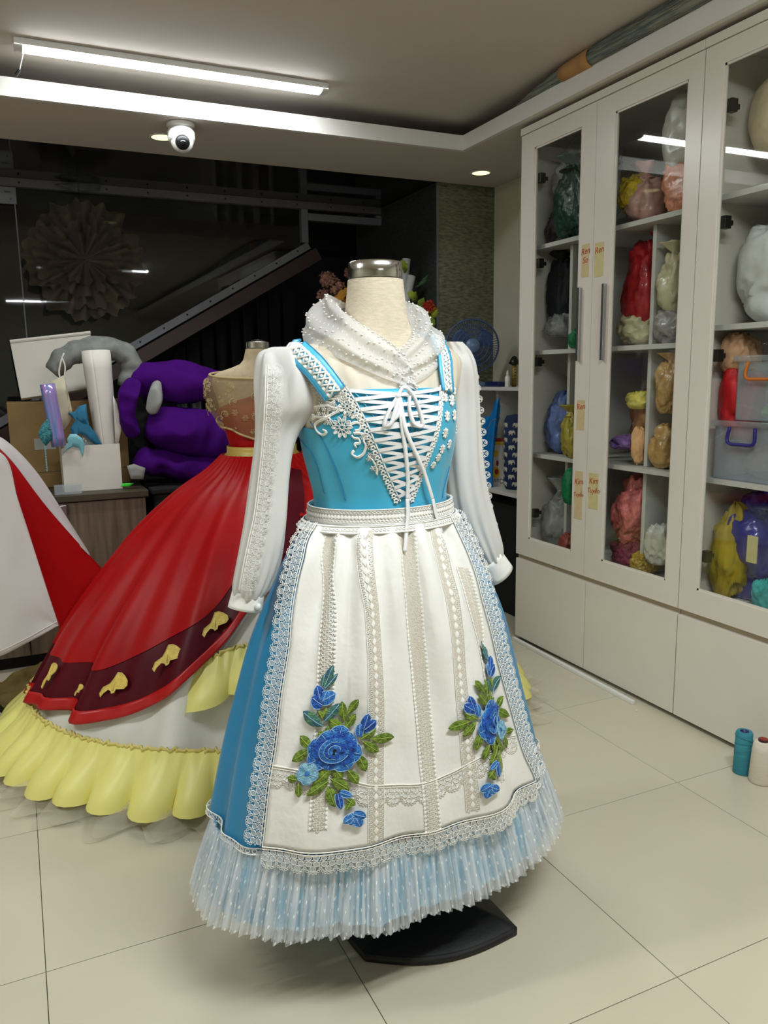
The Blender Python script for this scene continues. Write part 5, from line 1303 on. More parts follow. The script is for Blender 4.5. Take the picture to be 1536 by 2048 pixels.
bunch('green leaf sprays with red flowers right of the form neck', [(857, 612, 3.86, .022, W['fred'], 26), (866, 622, 3.86, .018, W['forange'], 14)],
      [(825, 640, 848, 595, 3.92, .03, W['foliage']), (835, 600, 815, 585, 3.95, .025, W['foliage']), (812, 545, 802, 520, 4.15, .02, W['foliage']), (806, 540, 815, 528, 4.15, .012, W['foliage']), (860, 640, 876, 618, 3.86, .014, W['foliage']), (858, 630, 868, 655, 3.86, .014, W['foliage']), (852, 650, 862, 668, 3.86, .012, W['foliage']),
       (832, 575, 858, 555, 3.95, .008, W['foliage2']), (838, 568, 858, 548, 3.95, .008, W['foliage2'])], (2.02, 4.25))
for (x0, y0, x1, y1, Y, lb) in ((803, 605, 813, 518, 4.18, 'taller white foam tube behind the form neck'), (808, 615, 823, 552, 4.13, 'shorter white foam tube behind the scarf')):
    a, b = at(x0, y0, 1, Y), at(x1, y1, 1, Y); d = unit(b-a); a = a+d*(1.284-a[2])/d[2]
    t = thing('foam_tube', lb, 'foam tube', a, 0, 'white foam tubes in the alcove')
    MB().tube([(0, 0, 0), b-a], .024, 16).obj('tube', W['foam'], t, True); MB().tube([(b-a)*.99, (b-a)*1.0005], .010, 10).obj('bore', W['black_plastic'], t)
# ================================================================== shelf beyond the cabinet, fan and small things
HX = 2.26
sh = thing('open_shelf', 'white open shelf unit between the cabinet and the slate pier', 'shelf', (HX, 3.07, 0)); so_ = (HX, 3.07, 0)
def sp(nm, *a, mat='lacquer_in'): return at_origin(MB().box(*a), so_).obj(nm, W[mat], sh, bevel=.001)
ZT, ZBm = 1.183, float(at(1000, 978, 0, HX)[2])
sp('top_board', HX, 2.60, 3.07, 4.03, ZT-.018, ZT); sp('bottom_board', HX-.035, 2.60, 3.07, 4.03, ZBm-.02, ZBm)
ye = float(at(973, 870, 0, HX)[1]); sp('side_panel', HX+.065, 2.60, ye-.008, ye+.008, ZBm+.0005, ZT-.0185); sp('side_panel', HX+.01, 2.60, 3.071, 3.087, ZBm+.0005, ZT-.0185); sp('side_panel', HX+.01, 2.60, 4.012, 4.03, .001, ZT-.0185)
sp('back_panel', 2.5905, 2.60, 3.09, 4.01, ZBm+.0005, ZT-.0185); zj = float(at(958, 868, 0, HX+.05)[2]); sp('small_board', HX+.02, 2.59, ye+.0085, 4.011, zj-.014, zj)
MB().box(0.02, .30, .03, .9, 0.001, ZBm-.08).obj('void_shade_box', W['black_cloth'], sh)  # black box standing in for the dark void below the board
# fan
W['fan_blue'] = M('navy_fan_plastic', srgb(58, 78, 122), 0.35, var=0.08); W['fan_light'] = M('pale_blue_fan_plastic', srgb(92, 116, 150), 0.35, var=0.08); W['fan_blade'] = M('clear_blue_blade', srgb(70, 96, 140), 0.25, var=0.05, alpha=0.75)
fc = np.array([2.40, 3.80, 0.0]); fz = float(at(955, 692, 1, 3.72)[2]); FX = float(at(955, 692, 1, 3.72)[0])
fc = np.array([FX, 3.78, ZT]); fn = thing('desk_fan', 'blue desk fan standing on the white shelf', 'fan', fc)
ax = unit([-.42, -.9, .05]); e1 = unit(np.cross(ax, (0, 0, 1))); e2 = np.cross(e1, ax); hc = np.array([0, 0, fz-ZT])+ax*.03; R = .142
MB().lathe([(.095, .001), (.098, .012), (.06, .024), (.03, .035)], 28).obj('base', W['fan_light'], fn, True)
MB().tube([(0, 0.02, .03), (0, .03, fz-ZT-.02)], [.022, .018], 12).obj('neck', W['fan_blue'], fn, True)
mo = hc-ax*.085; MB().tube([hc-ax*.13, hc-ax*.11, hc-ax*.06, hc-ax*.03], [.03, .045, .048, .035], 20).obj('motor_housing', W['fan_light'], fn, True)
cg = MB()
for k in range(64):
    a = 2*math.pi*k/64; d = e1*math.cos(a)+e2*math.sin(a)
    cg.tube([hc+ax*.028+d*.04, hc+ax*.026+d*.09, hc+ax*.012+d*.13, hc-ax*.004+d*R], .0011, 4, cap=False)
    cg.tube([hc-ax*.004+d*R, hc-ax*.03+d*.125, hc-ax*.045+d*.06], .0011, 4, cap=False)
for r, h in ((.06, .028), (.085, .027), (.11, .02), (R, -.004), (R, -.010), (.11, -.036)): cg.tube([hc+ax*h+(e1*math.cos(2*math.pi*i/48)+e2*math.sin(2*math.pi*i/48))*r for i in range(49)], .0022 if r < R else .005, 5, cap=False)
cage = cg.obj('cage', W['fan_blue'], fn, True)
MB().tube([hc+ax*.022, hc+ax*.034], [.042, .036], 24).obj('badge', W['fan_light'], cage, True)
MB().tube([hc-ax*.03, hc+ax*.015], [.025, .022], 16).obj('hub', W['fan_blue'], fn, True)
for k in range(3):
    a0 = 2*math.pi*k/3; MB().grid(lambda u, v: (lambda a, r: hc+(e1*math.cos(a)+e2*math.sin(a))*r+ax*(-.018+.03*u))(a0+u*1.25*(1-.15*v), lerp(.024, .12-.02*(2*u-1)**2, v)), 8, 6).obj('blade', W['fan_blade'], fn, True, solid=.002)
# bottles, tray, tool on the top board
def stand_on(px, py, X, z): p = at(px, py, 0, X); return np.array([p[0], p[1], z+.0006])
p = stand_on(1015, 768, 2.30, ZT); t = thing('dropper_bottle', 'small white dropper bottle on the shelf top', 'bottle', p)
MB().lathe([(.0125, 0), (.0135, .003), (.0135, .05), (.007, .058)], 16).obj('bottle', W['white_plastic'], t, True); MB().lathe([(.0075, .058), (.0075, .068), (.003, .082), (.001, .084)], 12).obj('nozzle', W['white_plastic'], t, True); MB().lathe([(.0137, .008), (.0137, .03)], 16, cap=False).obj('label_band', W['paper'], t)
W['navy'] = M('navy_plastic', srgb(24, 34, 92), 0.4, var=0.1)
p = stand_on(990, 768, 2.32, ZT); t = thing('pencil_case', 'flat navy case lying on the shelf top', 'case', p); MB().box(-.02, .03, -.06, .07, 0, .026).obj('case', W['navy'], t, bevel=.008); MB().box(-.0205, .0305, -.058, .068, .0125, .0145).obj('zip', W['black_plastic'], t)
W['striped'] = M('black_gold_handle', srgb(30, 28, 24), 0.5, var=0.2, vscale=60, col2=srgb(170, 140, 50), stretch=(.1, .1, 3))
p = stand_on(1028, 768, 2.34, ZT); t = thing('rotary_tool', 'black and gold striped tool standing on the shelf top', 'tool', p); MB().tube([(0, 0, 0), (-.004, -.006, .11)], [.012, .012], 12).obj('handle', W['striped'], t, True)
MB().lathe([(.012, .108), (.030, .118), (.022, .132), (.012, .150), (.002, .156)], 14, (-.004, -.006, 0)).obj('head', W['black_plastic'], t, True)
for i in range(6): MB().lathe([(.0126, .02+i*.014), (.0126, .026+i*.014)], 12, (-.001*i*.3, -.0012*i, 0), cap=False).obj('gold_ring', W['gold_belt'], t)
# jars on the small board
W['jar_brown'] = M('brown_jar', srgb(110, 70, 66), 0.25, var=0.15)
for (x, lb, mt, r, h) in ((958, 'brown jar with black lid on the small shelf board', 'jar_brown', .020, .055), (969, 'white jar beside the brown jar on the small board', 'white_plastic', .017, .060)):
    p = stand_on(x, 862, HX+.06, zj); p[1] = max(p[1], ye+.03); t = thing('jar', lb, 'jar', p, 0, 'jars on the small shelf board'); MB().lathe([(r, 0), (r, h), (r*.8, h+.004)], 18).obj('jar', W[mt], t, True); MB().lathe([(r*.95, h+.004), (r*.95, h+.02)], 18).obj('lid', W['black_plastic' if mt == 'jar_brown' else 'white_plastic'], t)
# blue satin bag, printed box, elephant bolster on the bottom board
W['sky_bag'] = M('bright_blue_satin', srgb(10, 108, 176), 0.4, var=0.15, vscale=10)
p = stand_on(968, 940, HX+.006, ZBm); t = thing('blue_pouch', 'bright blue satin pouch with pointed corner on the shelf', 'pouch', p)
def pouch(u, v):
    a = 2*math.pi*u; r = lerp(.066, .046, v)*(1+.18*math.sin(3*a+1)+.10*math.sin(7*a+3*v)); hgt = .37*v+.10*v*v*max(0, math.cos(a+1.9))**3
    return (r*.55*math.cos(a), r*1.15*math.sin(a)-.09*v*v, hgt)
MB().grid(pouch, 40, 16, closed=True).obj('bag', W['sky_bag'], t, True, solid=.003); MB().tube([pouch(i/40, .80) for i in range(41)], .004, 5, cap=False).obj('drawstring', W['fan_light'], t, True)
W['box_white'] = M('snack_box_white', srgb(196, 190, 186), 0.4, var=0.05); W['box_yellow'] = M('snack_box_yellow', srgb(206, 166, 30), 0.4, var=0.15); W['box_red'] = M('snack_box_red', srgb(150, 30, 24), 0.4, var=0.1); W['box_green'] = M('snack_box_green', srgb(90, 140, 30), 0.4, var=0.3, vscale=30); W['egg'] = M('egg_picture', srgb(206, 178, 156), 0.4, var=0.08); W['print_navy'] = M('navy_print', srgb(20, 30, 70), 0.5)
a, b = at(966, 873, 0, HX+.05), at(1008, 952, 0, HX+.05); yb0, yb1 = b[1], min(a[1], ye-.012); bh = a[2]-ZBm; p = at(994, 912, 0, HX+.045); p[2] = ZBm+.0006; hw = .062
t = thing('snack_box', 'yellow and white printed snack box standing upside down', 'box', p, math.radians(42))
bx_ = MB().box(0, .06, -hw, hw, 0, bh).obj('carton', W['box_white'], t)
MB().box(-.0006, 0, -hw, hw, bh*.86, bh*.93).box(-.0006, 0, -hw, -hw*.62, bh*.1, bh*.86).obj('yellow_band', W['box_yellow'], bx_); MB().box(-.0008, 0, -hw, hw, bh*.93, bh).obj('red_band', W['box_red'], bx_)
MB().box(-.0009, 0, -hw*.95, -hw*.6, bh*.2, bh*.82).obj('green_leaves', W['box_green'], bx_)
def pic(y, z, ry, rz, mt, k): 
    m_ = MB(); c = m_.pt((-.0012-k*.0003, y, z))
    for i in range(20): m_.pt((-.001-k*.0003, y+ry*math.cos(2*math.pi*i/20), z+rz*math.sin(2*math.pi*i/20)))
    for i in range(20): m_.f.append([c, c+1+i, c+1+(i+1) % 20])
    m_.obj('egg_print', mt, bx_)
pic(hw*.62, bh*.62, hw*.33, bh*.13, W['egg'], 0); pic(hw*.55, bh*.35, hw*.42, bh*.15, W['egg'], 0); pic(hw*.05, bh*.28, hw*.34, bh*.12, W['box_yellow'], 1); pic(0.0, bh*.30, hw*.18, bh*.06, W['box_red'], 2); pic(-.05*hw, bh*.48, hw*.12, bh*.06, W['box_red'], 1); pic(hw*.1, bh*.68, hw*.2, bh*.08, W['box_yellow'], 1)
text_mesh('brand_lettering', 'Custas', .036, W['print_navy'], bx_, plane_mat(hw*.12, bh*.11, -.0012) @ Matrix.Rotation(math.pi, 4, 'Z'))
W['bolster'] = M('navy_bolster_cotton', srgb(22, 42, 78), 0.85, var=0.1); W['bprint'] = M('cream_elephant_print', srgb(190, 186, 170), 0.85, var=0.06)
p = stand_on(1026, 975, HX+.06, ZBm); p[0] = HX+.075; t = thing('bolster', 'navy bolster with cream elephant print standing on the shelf', 'bolster', p)
bhh = float(at(1020, 828, 0, p[0])[2])-ZBm; br = .062
MB().lathe([(br*.8, 0), (br, .02), (br, bhh-.03), (br*.8, bhh-.006), (.01, bhh)], 32).obj('cushion', W['bolster'], t, True)
ep = MB()
def eleph(a0, z0, s, fl):
    def Q(x, y): a = a0+fl*x*s/br; return (br*1.012*math.cos(a), br*1.012*math.sin(a), z0+y*s)
    def ell(cx, cy, rx, ry, n=10):
        c = ep.pt(Q(cx, cy)); 
        for i in range(n): ep.pt(Q(cx+rx*math.cos(2*math.pi*i/n), cy+ry*math.sin(2*math.pi*i/n)))
        for i in range(n): ep.f.append([c, c+1+i, c+1+(i+1) % n])
    ell(0, .1, .62, .44); ell(.62, .25, .34, .32); ell(.95, -.1, .10, .36); ell(-.38, -.38, .14, .24); ell(.3, -.38, .14, .24)
for j in range(9):
    for i in range(6):
        z0 = .03+j*(bhh-.06)/8.6
        if z0 < bhh-.03: eleph(2*math.pi*(i+.5*(j % 2))/6, z0, .022, 1 if j % 2 else -1)
tag(ep.obj('elephant_print', W['bprint'], t), kind='stuff')
t = thing('paper_offcuts', 'white paper offcut lying on the shelf bottom board', 'paper', (HX+.03, float(at(985, 955, 2, ZBm)[1]), ZBm+.0006))
MB().grid(lambda u, v: (.02+.03*v, -.05+.10*u, .001+.012*math.sin(3*u)*v), 8, 4).obj('sheet', W['paper'], t, True, solid=.0008)

# ================================================================== thread cones on the floor
W['thread_teal'] = M('teal_thread', srgb(54, 142, 158), 0.7, var=0.12, vscale=30, stretch=(1, 1, 8), bump=0.4, bscale=160); W['thread_white'] = M('white_thread', srgb(226, 216, 196), 0.7, var=0.04, vscale=30, stretch=(1, 1, 8), bump=0.3, bscale=160)
p = at(1490, 1548, 2, 0.0); t = thing('thread_cone', 'teal thread cone standing on the floor', 'thread cone', (p[0], p[1]+.012, 0.0006), 0, 'thread cones by the cabinet')
hh = .138; r_ = .0262
MB().lathe([(r_*1.0, 0), (r_*1.06, .003), (r_*.98, hh-.006), (r_*.86, hh), (r_*.48, hh), (r_*.46, hh-.012)], 32).obj('thread', W['thread_teal'], t, True); MB().lathe([(r_*.46, hh-.02), (r_*.5, hh+.001), (r_*.42, hh+.001), (r_*.40, hh-.02)], 24, cap=False).obj('core', W['navy'], t, True)
for k in range(6): MB().tube([(r_*1.035*math.cos(a), r_*1.035*math.sin(a), .010+k*.0215+.009*math.sin(a+k)) for a in np.linspace(0, 2*math.pi, 28)], .0008, 4, cap=False).obj('thread_turn', W['thread_teal'], t)
p = at(1528, 1566, 2, 0.0); t = thing('thread_cone', 'cream white thread cone with labelled top on the floor', 'thread cone', (p[0], p[1]+.012, 0.0006), 0, 'thread cones by the cabinet')
hh, r_ = .130, .036
MB().lathe([(r_*.96, 0), (r_, .006), (r_*.86, hh*.8), (r_*.72, hh), (r_*.4, hh+.002)], 36).obj('thread', W['thread_white'], t, True); MB().lathe([(r_*.42, hh), (r_*.42, hh+.008), (r_*.38, hh+.009)], 24).obj('core', M('black_red_cap', srgb(60, 16, 16), .4), t); MB().lathe([(.001, hh+.0095), (r_*.36, hh+.0095)], 20, cap=False).obj('cap_label', W['box_red'], t)
pin = MB().sphere((0, 0, .0035), .0035, .0035, .0035, 10, 6).obj('pearl_bead', W['ribbon'], None, True); q = at(1273, 1423, 2, 0.0); pin.location = (float(q[0]), float(q[1]), .0005); tag(pin, 'tiny pearl bead on the tiles beside the trunking', 'bead')
# bundle of blue fibre lying in the cove above the cabinet
W['fibre'] = M('blue_grey_fibre', srgb(96, 116, 122), 0.8, var=0.35, vscale=10, stretch=(14, .6, 14), bump=0.6, bscale=30, col2=srgb(150, 150, 130)); W['kraft'] = M('kraft_band', srgb(176, 130, 76), 0.7, var=0.12, vscale=8)
fbp = spline([(2.050, 3.04, 2.371, .004), (2.048, 2.88, 2.382, .014), (2.046, 2.70, 2.392, .024), (2.044, 2.45, 2.396, .029), (2.044, 2.2, 2.397, .030), (2.044, 1.9, 2.397, .031), (2.044, 1.6, 2.395, .028), (2.046, 1.3, 2.38, .014)], 40)
o = np.array([2.07, 2.3, 2.366]); t = thing('fibre_bundle', 'bundle of blue-grey fibre with brown paper band above the cabinet', 'bundle', o)
MB().tube([q[:3]-o for q in fbp], [q[3]*(1+.05*math.sin(i*2.3)) for i, q in enumerate(fbp)], 24, flat=1.0).xf(lambda v: v+np.array([.004*nz(v[0]*60, v[1]*6, v[2]*60), 0, .004*nz(v[0]*60+7, v[1]*6, v[2]*60)])).obj('fibre', W['fibre'], t, True)
MB().tube([np.array(fbp[i][:3])-o for i in range(11, 16)], [fbp[i][3]*1.12+.002 for i in range(11, 16)], 28, cap=False).obj('paper_band', W['kraft'], t, True, solid=.002)
rnd = random.Random(8); stn = MB()
for k in range(40):
    a = rnd.uniform(0, 6.28); i0 = rnd.randint(2, 20); stn.tube([np.array(fbp[i][:3])-o+np.array([math.cos(a), 0, math.sin(a)])*(fbp[i][3]*1.04+.001) for i in range(i0, min(39, i0+10), 3)], .0012, 4, cap=False)
tag(stn.obj('fibre_strands', W['fibre'], t), kind='stuff')
# ================================================================== bags and cloth in the display cabinets
def bag_mat(nm, rgb, rough=.42, coat=.3, bump=.9, bscale=34, var=.15, alpha=1.0, vscale=22, col2=None):
    return M(nm, srgb(*rgb), rough, var=var, vscale=vscale, bump=bump, bscale=bscale, coat=coat*.5, alpha=alpha, col2=srgb(*col2) if col2 else None)
CELLS = {'a1': (2.823, 3.022), 'a2': (2.60, 2.93), 'a': (2.555, 3.022), 'b1': (2.341, 2.548), 'b2': (2.056, 2.319), 'b': (2.056, 2.548), 'c': (1.60, 2.010)}
LEV = (0.4625, 0.8905, 1.3505, 1.8005); LEVC = (0.4625, 0.8905, 1.4005, 1.8125)
def blob_mesh(rx, ry, rz, seed, rough_=.14, n=56, m_=40, crease=.05, sag=.0):
    """crumpled bag: lumps, sharp creases and a flattened seat"""
    def rid(x, y, z): return 1-2.4*abs(nz(x, y, z))
    def f(u, v):
        a = 2*math.pi*u; ph = math.pi*v; d = np.array([math.sin(ph)*math.cos(a), math.sin(ph)*math.sin(a), -math.cos(ph)])
        k = 1+rough_*1.7*nz(d[0]*1.2+seed, d[1]*1.2, d[2]*1.2)
        k += crease*(.8*rid(d[0]*2.1+seed, d[1]*2.1+3, d[2]*2.1)+.5*rid(d[0]*4.7, d[1]*4.7+seed, d[2]*4.7)+.28*rid(d[0]*10+seed, d[1]*10, d[2]*10))-crease*.7
        k *= 1-.10*max(0, d[2])*abs(math.sin(4*a+seed))*crease/.1
        sq = [abs(q)**.8*(1 if q > 0 else -1) for q in d]      # slightly boxy, as stuffed bags are
        return np.array([rx*sq[0], ry*sq[1], rz*(sq[2] if d[2] > 0 else max(-.9, sq[2]))])*min(k, 1.12)
    return MB().grid(f, n, m_, closed=True)
def bag(nm, label, cat, px, py, rpx, rpy, cell, lev, mat, X=2.28, seed=1, neck=None, depth=None, crease=.10, rough_=.16, levs=LEV, over=None, flt=False):
    """tied bag standing in a compartment: belly, gathered neck and loose tuft"""
    y0, y1 = CELLS[cell]; d = float(np.linalg.norm(at(px, py, 0, X)-CAMO)); R = rpx*d/F_PX*1.32; rz = rpy*d/F_PX*1.2
    rx = min(R*1.05, .17); ry = min(R*1.05, (y1-y0)/2*.88); cx = max(X, CX+.072+rx*1.13) if X > 2.24 else CX+.072+rx*1.13; cx = min(cx, 2.585-rx*1.13)
    if cell == 'a2': rx = .036; cx = CX+.062
    if cell == 'b2': rx = min(rx, .065); cx = CX+.062+rx*1.1
    c = at(px, py, 0, cx); cy = min(max(c[1], y0+ry*1.13), y1-ry*1.13)
    zf = levs[lev]; zt = (levs[lev+1]-.02 if lev+1 < len(levs) else 2.25); rz = min(rz, (zt-zf)/2*.88)
    cz = max(zf+rz*1.01, min(c[2], zt-rz*1.13))
    cz = zf+rz*1.01 if cz-rz < zf+.045 else cz          # on the shelf, or on the bag below it
    o = np.array([cx, cy, cz-rz*1.01+.0004]); t = thing(nm, label, cat, o); lc = np.array([0, 0, rz*1.01])
    blob_mesh(rx, ry, rz, seed*3.7, rough_, crease=crease).xf(lambda v: v+lc).obj('bag_body' if neck else 'body', mat, t, True)
    if neck:
        k, L_ = neck; dv = unit([-.15, k, 1.0]); b0 = lc+np.array([0, k*ry*.4, rz*.80]); L_ = min(L_, max(.02, (zt-(o[2]+b0[2]))/1.02))
        nk_ = MB().grid(lambda u, v: (lambda a, r: b0+dv*L_*v+np.array([r*math.cos(a), r*math.sin(a), 0])*(1+.25*math.sin(5*a+seed)*v))(2*math.pi*u, (.55*ry*(1-v/.35)+.012*v/.35) if v < .35 else lerp(.012, .045, (v-.35)/.65)), 22, 10, closed=True)
        nk_.obj('gathered_neck', mat, t, True, solid=.001)
        MB().tube([b0+dv*L_*.35+.0135*np.array([math.cos(a), math.sin(a), 0]) for a in np.linspace(0, 6.3, 16)], .003, 5, cap=False).obj('tie', W['paper'], t)
    return t
K = {}
K['clear'] = bag_mat('clear_bag_film', (190, 190, 186), .2, .9, 1.0, 30, alpha=.5); K['green'] = bag_mat('dark_green_bag', (18, 56, 46)); K['plum'] = bag_mat('dark_plum_bag', (58, 40, 52)); K['black'] = bag_mat('black_fabric', (16, 18, 24), .8, 0, .3)
K['blue'] = bag_mat('blue_ruched_cloth', (96, 116, 170), .6, .3, .9, 30, var=.3); K['yellow'] = bag_mat('yellow_bag_film', (186, 170, 70), .25, .9, .7, 18, alpha=.85); K['emerald'] = bag_mat('emerald_cloth', (10, 124, 74), .6, .1); K['redc'] = bag_mat('red_brown_cloth', (150, 70, 62), .5, .4)
K['white'] = bag_mat('white_carrier_film', (206, 204, 194), .3, .7, .8, 16); K['yflow'] = bag_mat('yellow_silk_flowers', (196, 168, 30), .7, 0, 1.0, 60, var=.3, vscale=60); K['gleaf'] = bag_mat('green_silk_leaves', (54, 96, 44), .7, 0, 1.0, 60, var=.4, vscale=60)
K['pink'] = bag_mat('dusty_pink_bag', (206, 160, 150), .35, .8, .7, 18); K['peach'] = bag_mat('peach_cloth_bag', (226, 150, 116), .4, .7, .8, 30, var=.2); K['red'] = bag_mat('red_cloth_bag', (170, 24, 30), .45, .7, .6, 24, var=.2); K['cream'] = bag_mat('cream_film_bag', (204, 194, 156), .35, .7, .9, 16, var=.2)
K['grey'] = bag_mat('grey_lace_bag', (160, 154, 150), .4, .7, .9, 30, var=.2); K['tan'] = bag_mat('tan_cloth_bag', (204, 150, 104), .4, .7, .7, 26, var=.2); K['ycloth'] = bag_mat('yellow_cloth', (226, 214, 100), .6, 0, .3); K['lilac'] = bag_mat('lilac_cloth', (150, 112, 180), .6, 0, .3); K['wool'] = bag_mat('grey_wool', (120, 116, 110), .9, 0, 1.0, 50)
K['apricot'] = bag_mat('apricot_cloth', (236, 184, 130), .6, .1, .3); K['gold'] = bag_mat('gold_beige_bag', (200, 160, 100), .3, .8, .8, 26, var=.25, vscale=40); K['pflow'] = bag_mat('pink_silk_flowers', (220, 120, 116), .5, .7, 1.0, 44, var=.3, vscale=44); K['magenta'] = bag_mat('magenta_flowers', (140, 48, 78), .6, .2, 1.0, 50, var=.4, vscale=50)
K['sequin'] = bag_mat('gold_sequins', (196, 160, 60), .25, .5, 1.0, 120, var=.4, vscale=120); K['fluff'] = bag_mat('white_stuffing', (226, 226, 222), .95, 0, .5, 20, var=.05); K['ball'] = bag_mat('cream_ball', (222, 204, 166), .6, .2, .2); K['nude'] = bag_mat('nude_cloth', (212, 164, 126), .7, .1, .4); K['rose'] = bag_mat('rose_beige_cloth', (190, 150, 134), .6, .3, .5)
K['scarlet'] = bag_mat('scarlet_cloth', (206, 24, 34), .55, .1, .4, 14); K['mustard'] = bag_mat('mustard_cloth', (176, 150, 20), .7, 0, .4, 14); K['bluebag'] = bag_mat('royal_blue_bin_bag', (34, 30, 140), .25, .9, .8, 16); K['turq'] = bag_mat('turquoise_cloth', (60, 176, 172), .7, 0, .8, 40)
B_ = [('plastic_bag', 'big clear plastic bag on the top shelf behind the leftmost door', 'bag', 1122, 345, 40, 58, 'a', 3, 'clear', 2.30, (.2, .10)),
      ('plastic_bag', 'dark green bag on the top shelf behind the leftmost door', 'bag', 1143, 432, 30, 52, 'a2', 3, 'green', 2.22, (.1, .06)),
      ('plastic_bag', 'dark plum bag at the left end of the top shelf', 'bag', 1096, 456, 24, 28, 'a1', 3, 'plum', 2.24, None),
      ('folded_garment', 'black garment heaped upright on the third shelf of the left cabinet', 'garment', 1108, 590, 20, 52, 'a1', 2, 'black', 2.26, (.3, .06)),
      ('plastic_bag', 'clear bag below the black garment behind the leftmost door', 'bag', 1108, 652, 24, 20, 'a1', 2, 'clear', 2.20, None),
      ('folded_garment', 'dark green cloth at the right of the third shelf', 'garment', 1153, 690, 10, 14, 'a2', 2, 'emerald', 2.20, None),
      ('plastic_bag', 'small clear bag above the blue ruched cloth', 'bag', 1118, 772, 18, 32, 'a1', 1, 'clear', 2.42, (.1, .05)),
      ('ruched_cloth', 'blue ruched cloth on the second shelf behind the leftmost door', 'cloth', 1096, 858, 28, 46, 'a1', 1, 'blue', 2.26, None),
      ('plastic_bag', 'yellow film bag behind the leftmost door', 'bag', 1140, 880, 16, 36, 'a2', 1, 'yellow', 2.20, (-.2, .05)),
      ('cloth_ball', 'emerald cloth ball near the yellow bag on the lowest shelf', 'cloth', 1142, 975, 12, 30, 'a2', 0, 'emerald', 2.20, None),
      ('plastic_bag', 'crumpled clear bag on the cabinet floor behind the leftmost door', 'bag', 1100, 1050, 28, 42, 'a1', 0, 'clear', 2.24, (.3, .10)),
      ('folded_garment', 'red-brown cloth on the cabinet floor behind the leftmost door', 'cloth', 1138, 1078, 14, 18, 'a2', 0, 'redc', 2.18, None),
      ('carrier_bag', 'white carrier bag on the top shelf of the middle door', 'bag', 1345, 275, 34, 54, 'b2', 3, 'white', 2.24, (.1, .12)),
      ('silk_flowers', 'yellow silk flowers on the top shelf of the middle door', 'flowers', 1256, 392, 18, 26, 'b1', 3, 'yflow', 2.22, None),
      ('silk_leaves', 'green silk leaves under the yellow flowers', 'flowers', 1244, 425, 14, 18, 'b1', 3, 'gleaf', 2.34, None),
      ('plastic_bag', 'dusty pink bag on the top shelf of the middle door', 'bag', 1292, 398, 24, 36, 'b', 3, 'pink', 2.25, (.1, .06)),
      ('plastic_bag', 'peach cloth bag on the top shelf under the white carrier', 'bag', 1340, 395, 32, 38, 'b2', 3, 'peach', 2.42, None),
      ('plastic_bag', 'large red cloth bag on the third shelf of the middle door', 'bag', 1268, 575, 40, 62, 'b1', 2, 'red', 2.30, (-.5, .10)),
      ('plastic_bag', 'cream crumpled film bag in front of the red bag', 'bag', 1255, 668, 30, 26, 'b1', 2, 'cream', 2.20, None),
      ('plastic_bag', 'cream lace bag right of the divider on the third shelf', 'bag', 1346, 570, 22, 44, 'b2', 2, 'cream', 2.34, (.1, .06)),
      ('plastic_bag', 'grey lace bag right of the divider on the third shelf', 'bag', 1342, 652, 26, 28, 'b2', 2, 'grey', 2.22, None),
      ('plastic_bag', 'tan cloth bag on the second shelf of the middle door', 'bag', 1262, 832, 34, 42, 'b1', 1, 'tan', 2.34, (-.2, .06)),
      ('folded_cloth', 'yellow cloth poking out beside the tan bag', 'cloth', 1285, 800, 18, 14, 'b1', 1, 'ycloth', 2.20, None),
      ('folded_cloth', 'lilac cloth under the tan bag', 'cloth', 1248, 884, 20, 12, 'b1', 1, 'lilac', 2.18, None),
      ('folded_cloth', 'apricot cloth leaning on the divider of the second shelf', 'cloth', 1288, 880, 10, 30, 'b1', 1, 'apricot', 2.18, None),
      ('plastic_bag', 'gold beige bag tied with yellow ribbon on the second shelf', 'bag', 1335, 875, 26, 34, 'b2', 1, 'gold', 2.20, None),
      ('plastic_bag', 'upper gold beige bag right of the divider on the second shelf', 'bag', 1346, 775, 20, 38, 'b2', 1, 'gold', 2.36, (.1, .05)),
      ('silk_flowers', 'big bag of pink silk flowers on the lowest shelf', 'flowers', 1256, 1015, 38, 58, 'b1', 0, 'pflow', 2.28, None),
      ('silk_flowers', 'magenta flowers on the cabinet floor behind the middle door', 'flowers', 1232, 1108, 28, 22, 'b1', 0, 'magenta', 2.18, None),
      ('sequin_cloth', 'gold sequin cloth on the cabinet floor behind the middle door', 'cloth', 1290, 1130, 18, 18, 'b', 0, 'sequin', 2.17, None),
      ('folded_cloth', 'white rumpled cloth on the cabinet floor behind the middle door', 'cloth', 1318, 1085, 24, 36, 'b2', 0, 'white', 2.24, None),
      ('cream_ball', 'cream padded ball on the top shelf of the right cabinet', 'ball', 1535, 240, 34, 54, 'c', 3, 'ball', 2.30, None),
      ('stuffing_bag', 'large bag of white stuffing behind the right door', 'bag', 1505, 540, 58, 90, 'c', 2, 'fluff', 2.32, None),
      ('folded_cloth', 'nude cloth hanging below the stuffing behind the right door', 'cloth', 1452, 700, 22, 30, 'c', 1, 'nude', 2.20, None),
      ('folded_cloth', 'scarlet cloth stuffed beside the plastic boxes', 'cloth', 1436, 800, 24, 60, 'c', 1, 'scarlet', 2.19, None),
      ('folded_cloth', 'mustard yellow cloth on the floor of the right cabinet', 'cloth', 1442, 1085, 24, 70, 'c', 0, 'mustard', 2.22, None),
      ('bin_bag', 'royal blue plastic bin bag behind the right door', 'bag', 1495, 1095, 44, 92, 'c', 0, 'bluebag', 2.32, (-.2, .08)),
      ('folded_cloth', 'turquoise cloth at the bottom right of the right cabinet', 'cloth', 1528, 1205, 14, 26, 'c', 0, 'turq', 2.16, None)]
made_ = {}
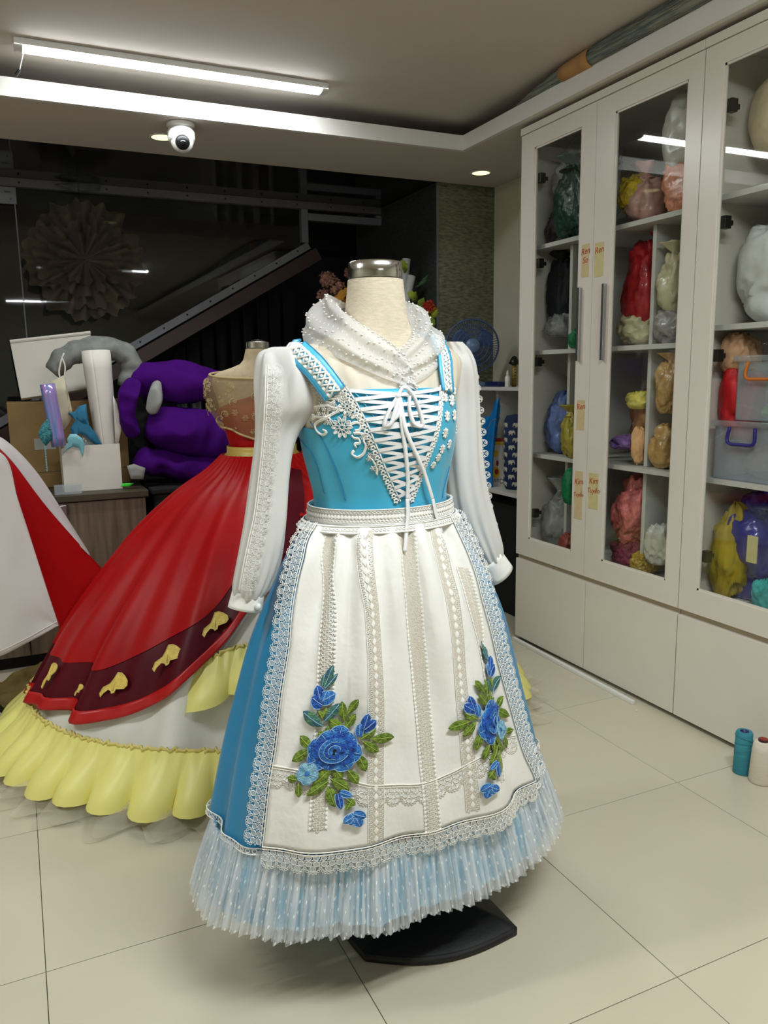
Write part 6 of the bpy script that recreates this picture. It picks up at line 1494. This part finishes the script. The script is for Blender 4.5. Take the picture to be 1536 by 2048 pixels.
for i, (nm, lb, ct_, x, y, rx, ry, cell, lv, mt, X, nk_) in enumerate(B_):
    made_[lb] = bag(nm, lb, ct_, x, y, rx, ry, cell, lv, K[mt], X, i+1, nk_, levs=LEVC if cell == 'c' else LEV, rough_=.08 if 'ball' in nm else .2, crease=.02 if 'ball' in nm else .15)
# tape label on the blue bag
bb = made_['royal blue plastic bin bag behind the right door']; MB().box(-.150, -.146, -.09, -.05, .16, .25).obj('tape_label', W['tape2'], bb)
# two clear lidded boxes with coloured handles
def tub(label, px0, py0, px1, py1, X, zb, hcol, items):
    a, b = at(px0, py0, 0, X), at(px1, py1, 0, X); y1 = min(a[1], 2.005); y0 = 1.62; h = a[2]-zb; o = np.array([X, (y0+y1)/2, zb+.0008]); hw = (y1-y0)/2; D_ = .26
    t = thing('storage_box', label, 'storage box', o, 0, 'clear storage boxes in the right cabinet'); w_ = .004
    s = MB().box(0, D_, -hw, -hw+w_, 0, h-.02).box(0, D_, hw-w_, hw, 0, h-.02).box(0, w_, -hw, hw, 0, h-.02).box(D_-w_, D_, -hw, hw, 0, h-.02).box(0, D_, -hw, hw, 0, w_)
    s.obj('tub', W['clear_plastic'], t); MB().box(-.012, D_+.012, -hw-.012, hw+.012, h-.0195, h).obj('lid', W['clear_plastic'], t, bevel=.004)
    hm = M('box_handle', srgb(*hcol), .4, var=.05); hy = hw*.30
    MB().tube(spline([(-.014, hy+.05, h-.02), (-.018, hy+.052, h-.07), (-.018, hy, h-.075), (-.018, hy-.05, h-.07), (-.014, hy-.05, h-.02)], 20), .006, 6).obj('handle', hm, t, True)
    for nm, lb, (dx, dy, dz, rx, ry, rz), mt in items:
        k = thing(nm, lb, 'cloth', o+np.array([dx, dy, dz+w_+.001])); blob_mesh(rx, ry, rz, len(lb), .12, crease=.05).xf(lambda v: v+np.array([0, 0, rz*.95])).obj('body', mt, k, True)
    return t, h
W['lime'] = M('lime_felt', srgb(130, 226, 90), .6, var=.06); W['hpink'] = M('hot_pink_felt', srgb(220, 70, 110), .6, var=.06)
_, h1 = tub('lower clear storage box with blue handle', 1432, 840, 1536, 955, 2.15, LEVC[1], (28, 36, 130), [('mesh_roll', 'grey mesh roll inside the lower storage box', (.12, .0, 0, .09, .11, .055), K['grey'])])
tub('upper clear storage box with orange handle', 1478, 712, 1536, 832, 2.17, LEVC[1]+h1+.002, (216, 116, 30), [('felt_scrap', 'lime green felt scrap inside the upper storage box', (.09, .04, 0, .05, .06, .03), W['lime']), ('felt_scrap', 'hot pink felt scrap inside the upper storage box', (.10, -.08, 0, .04, .04, .03), W['hpink'])])
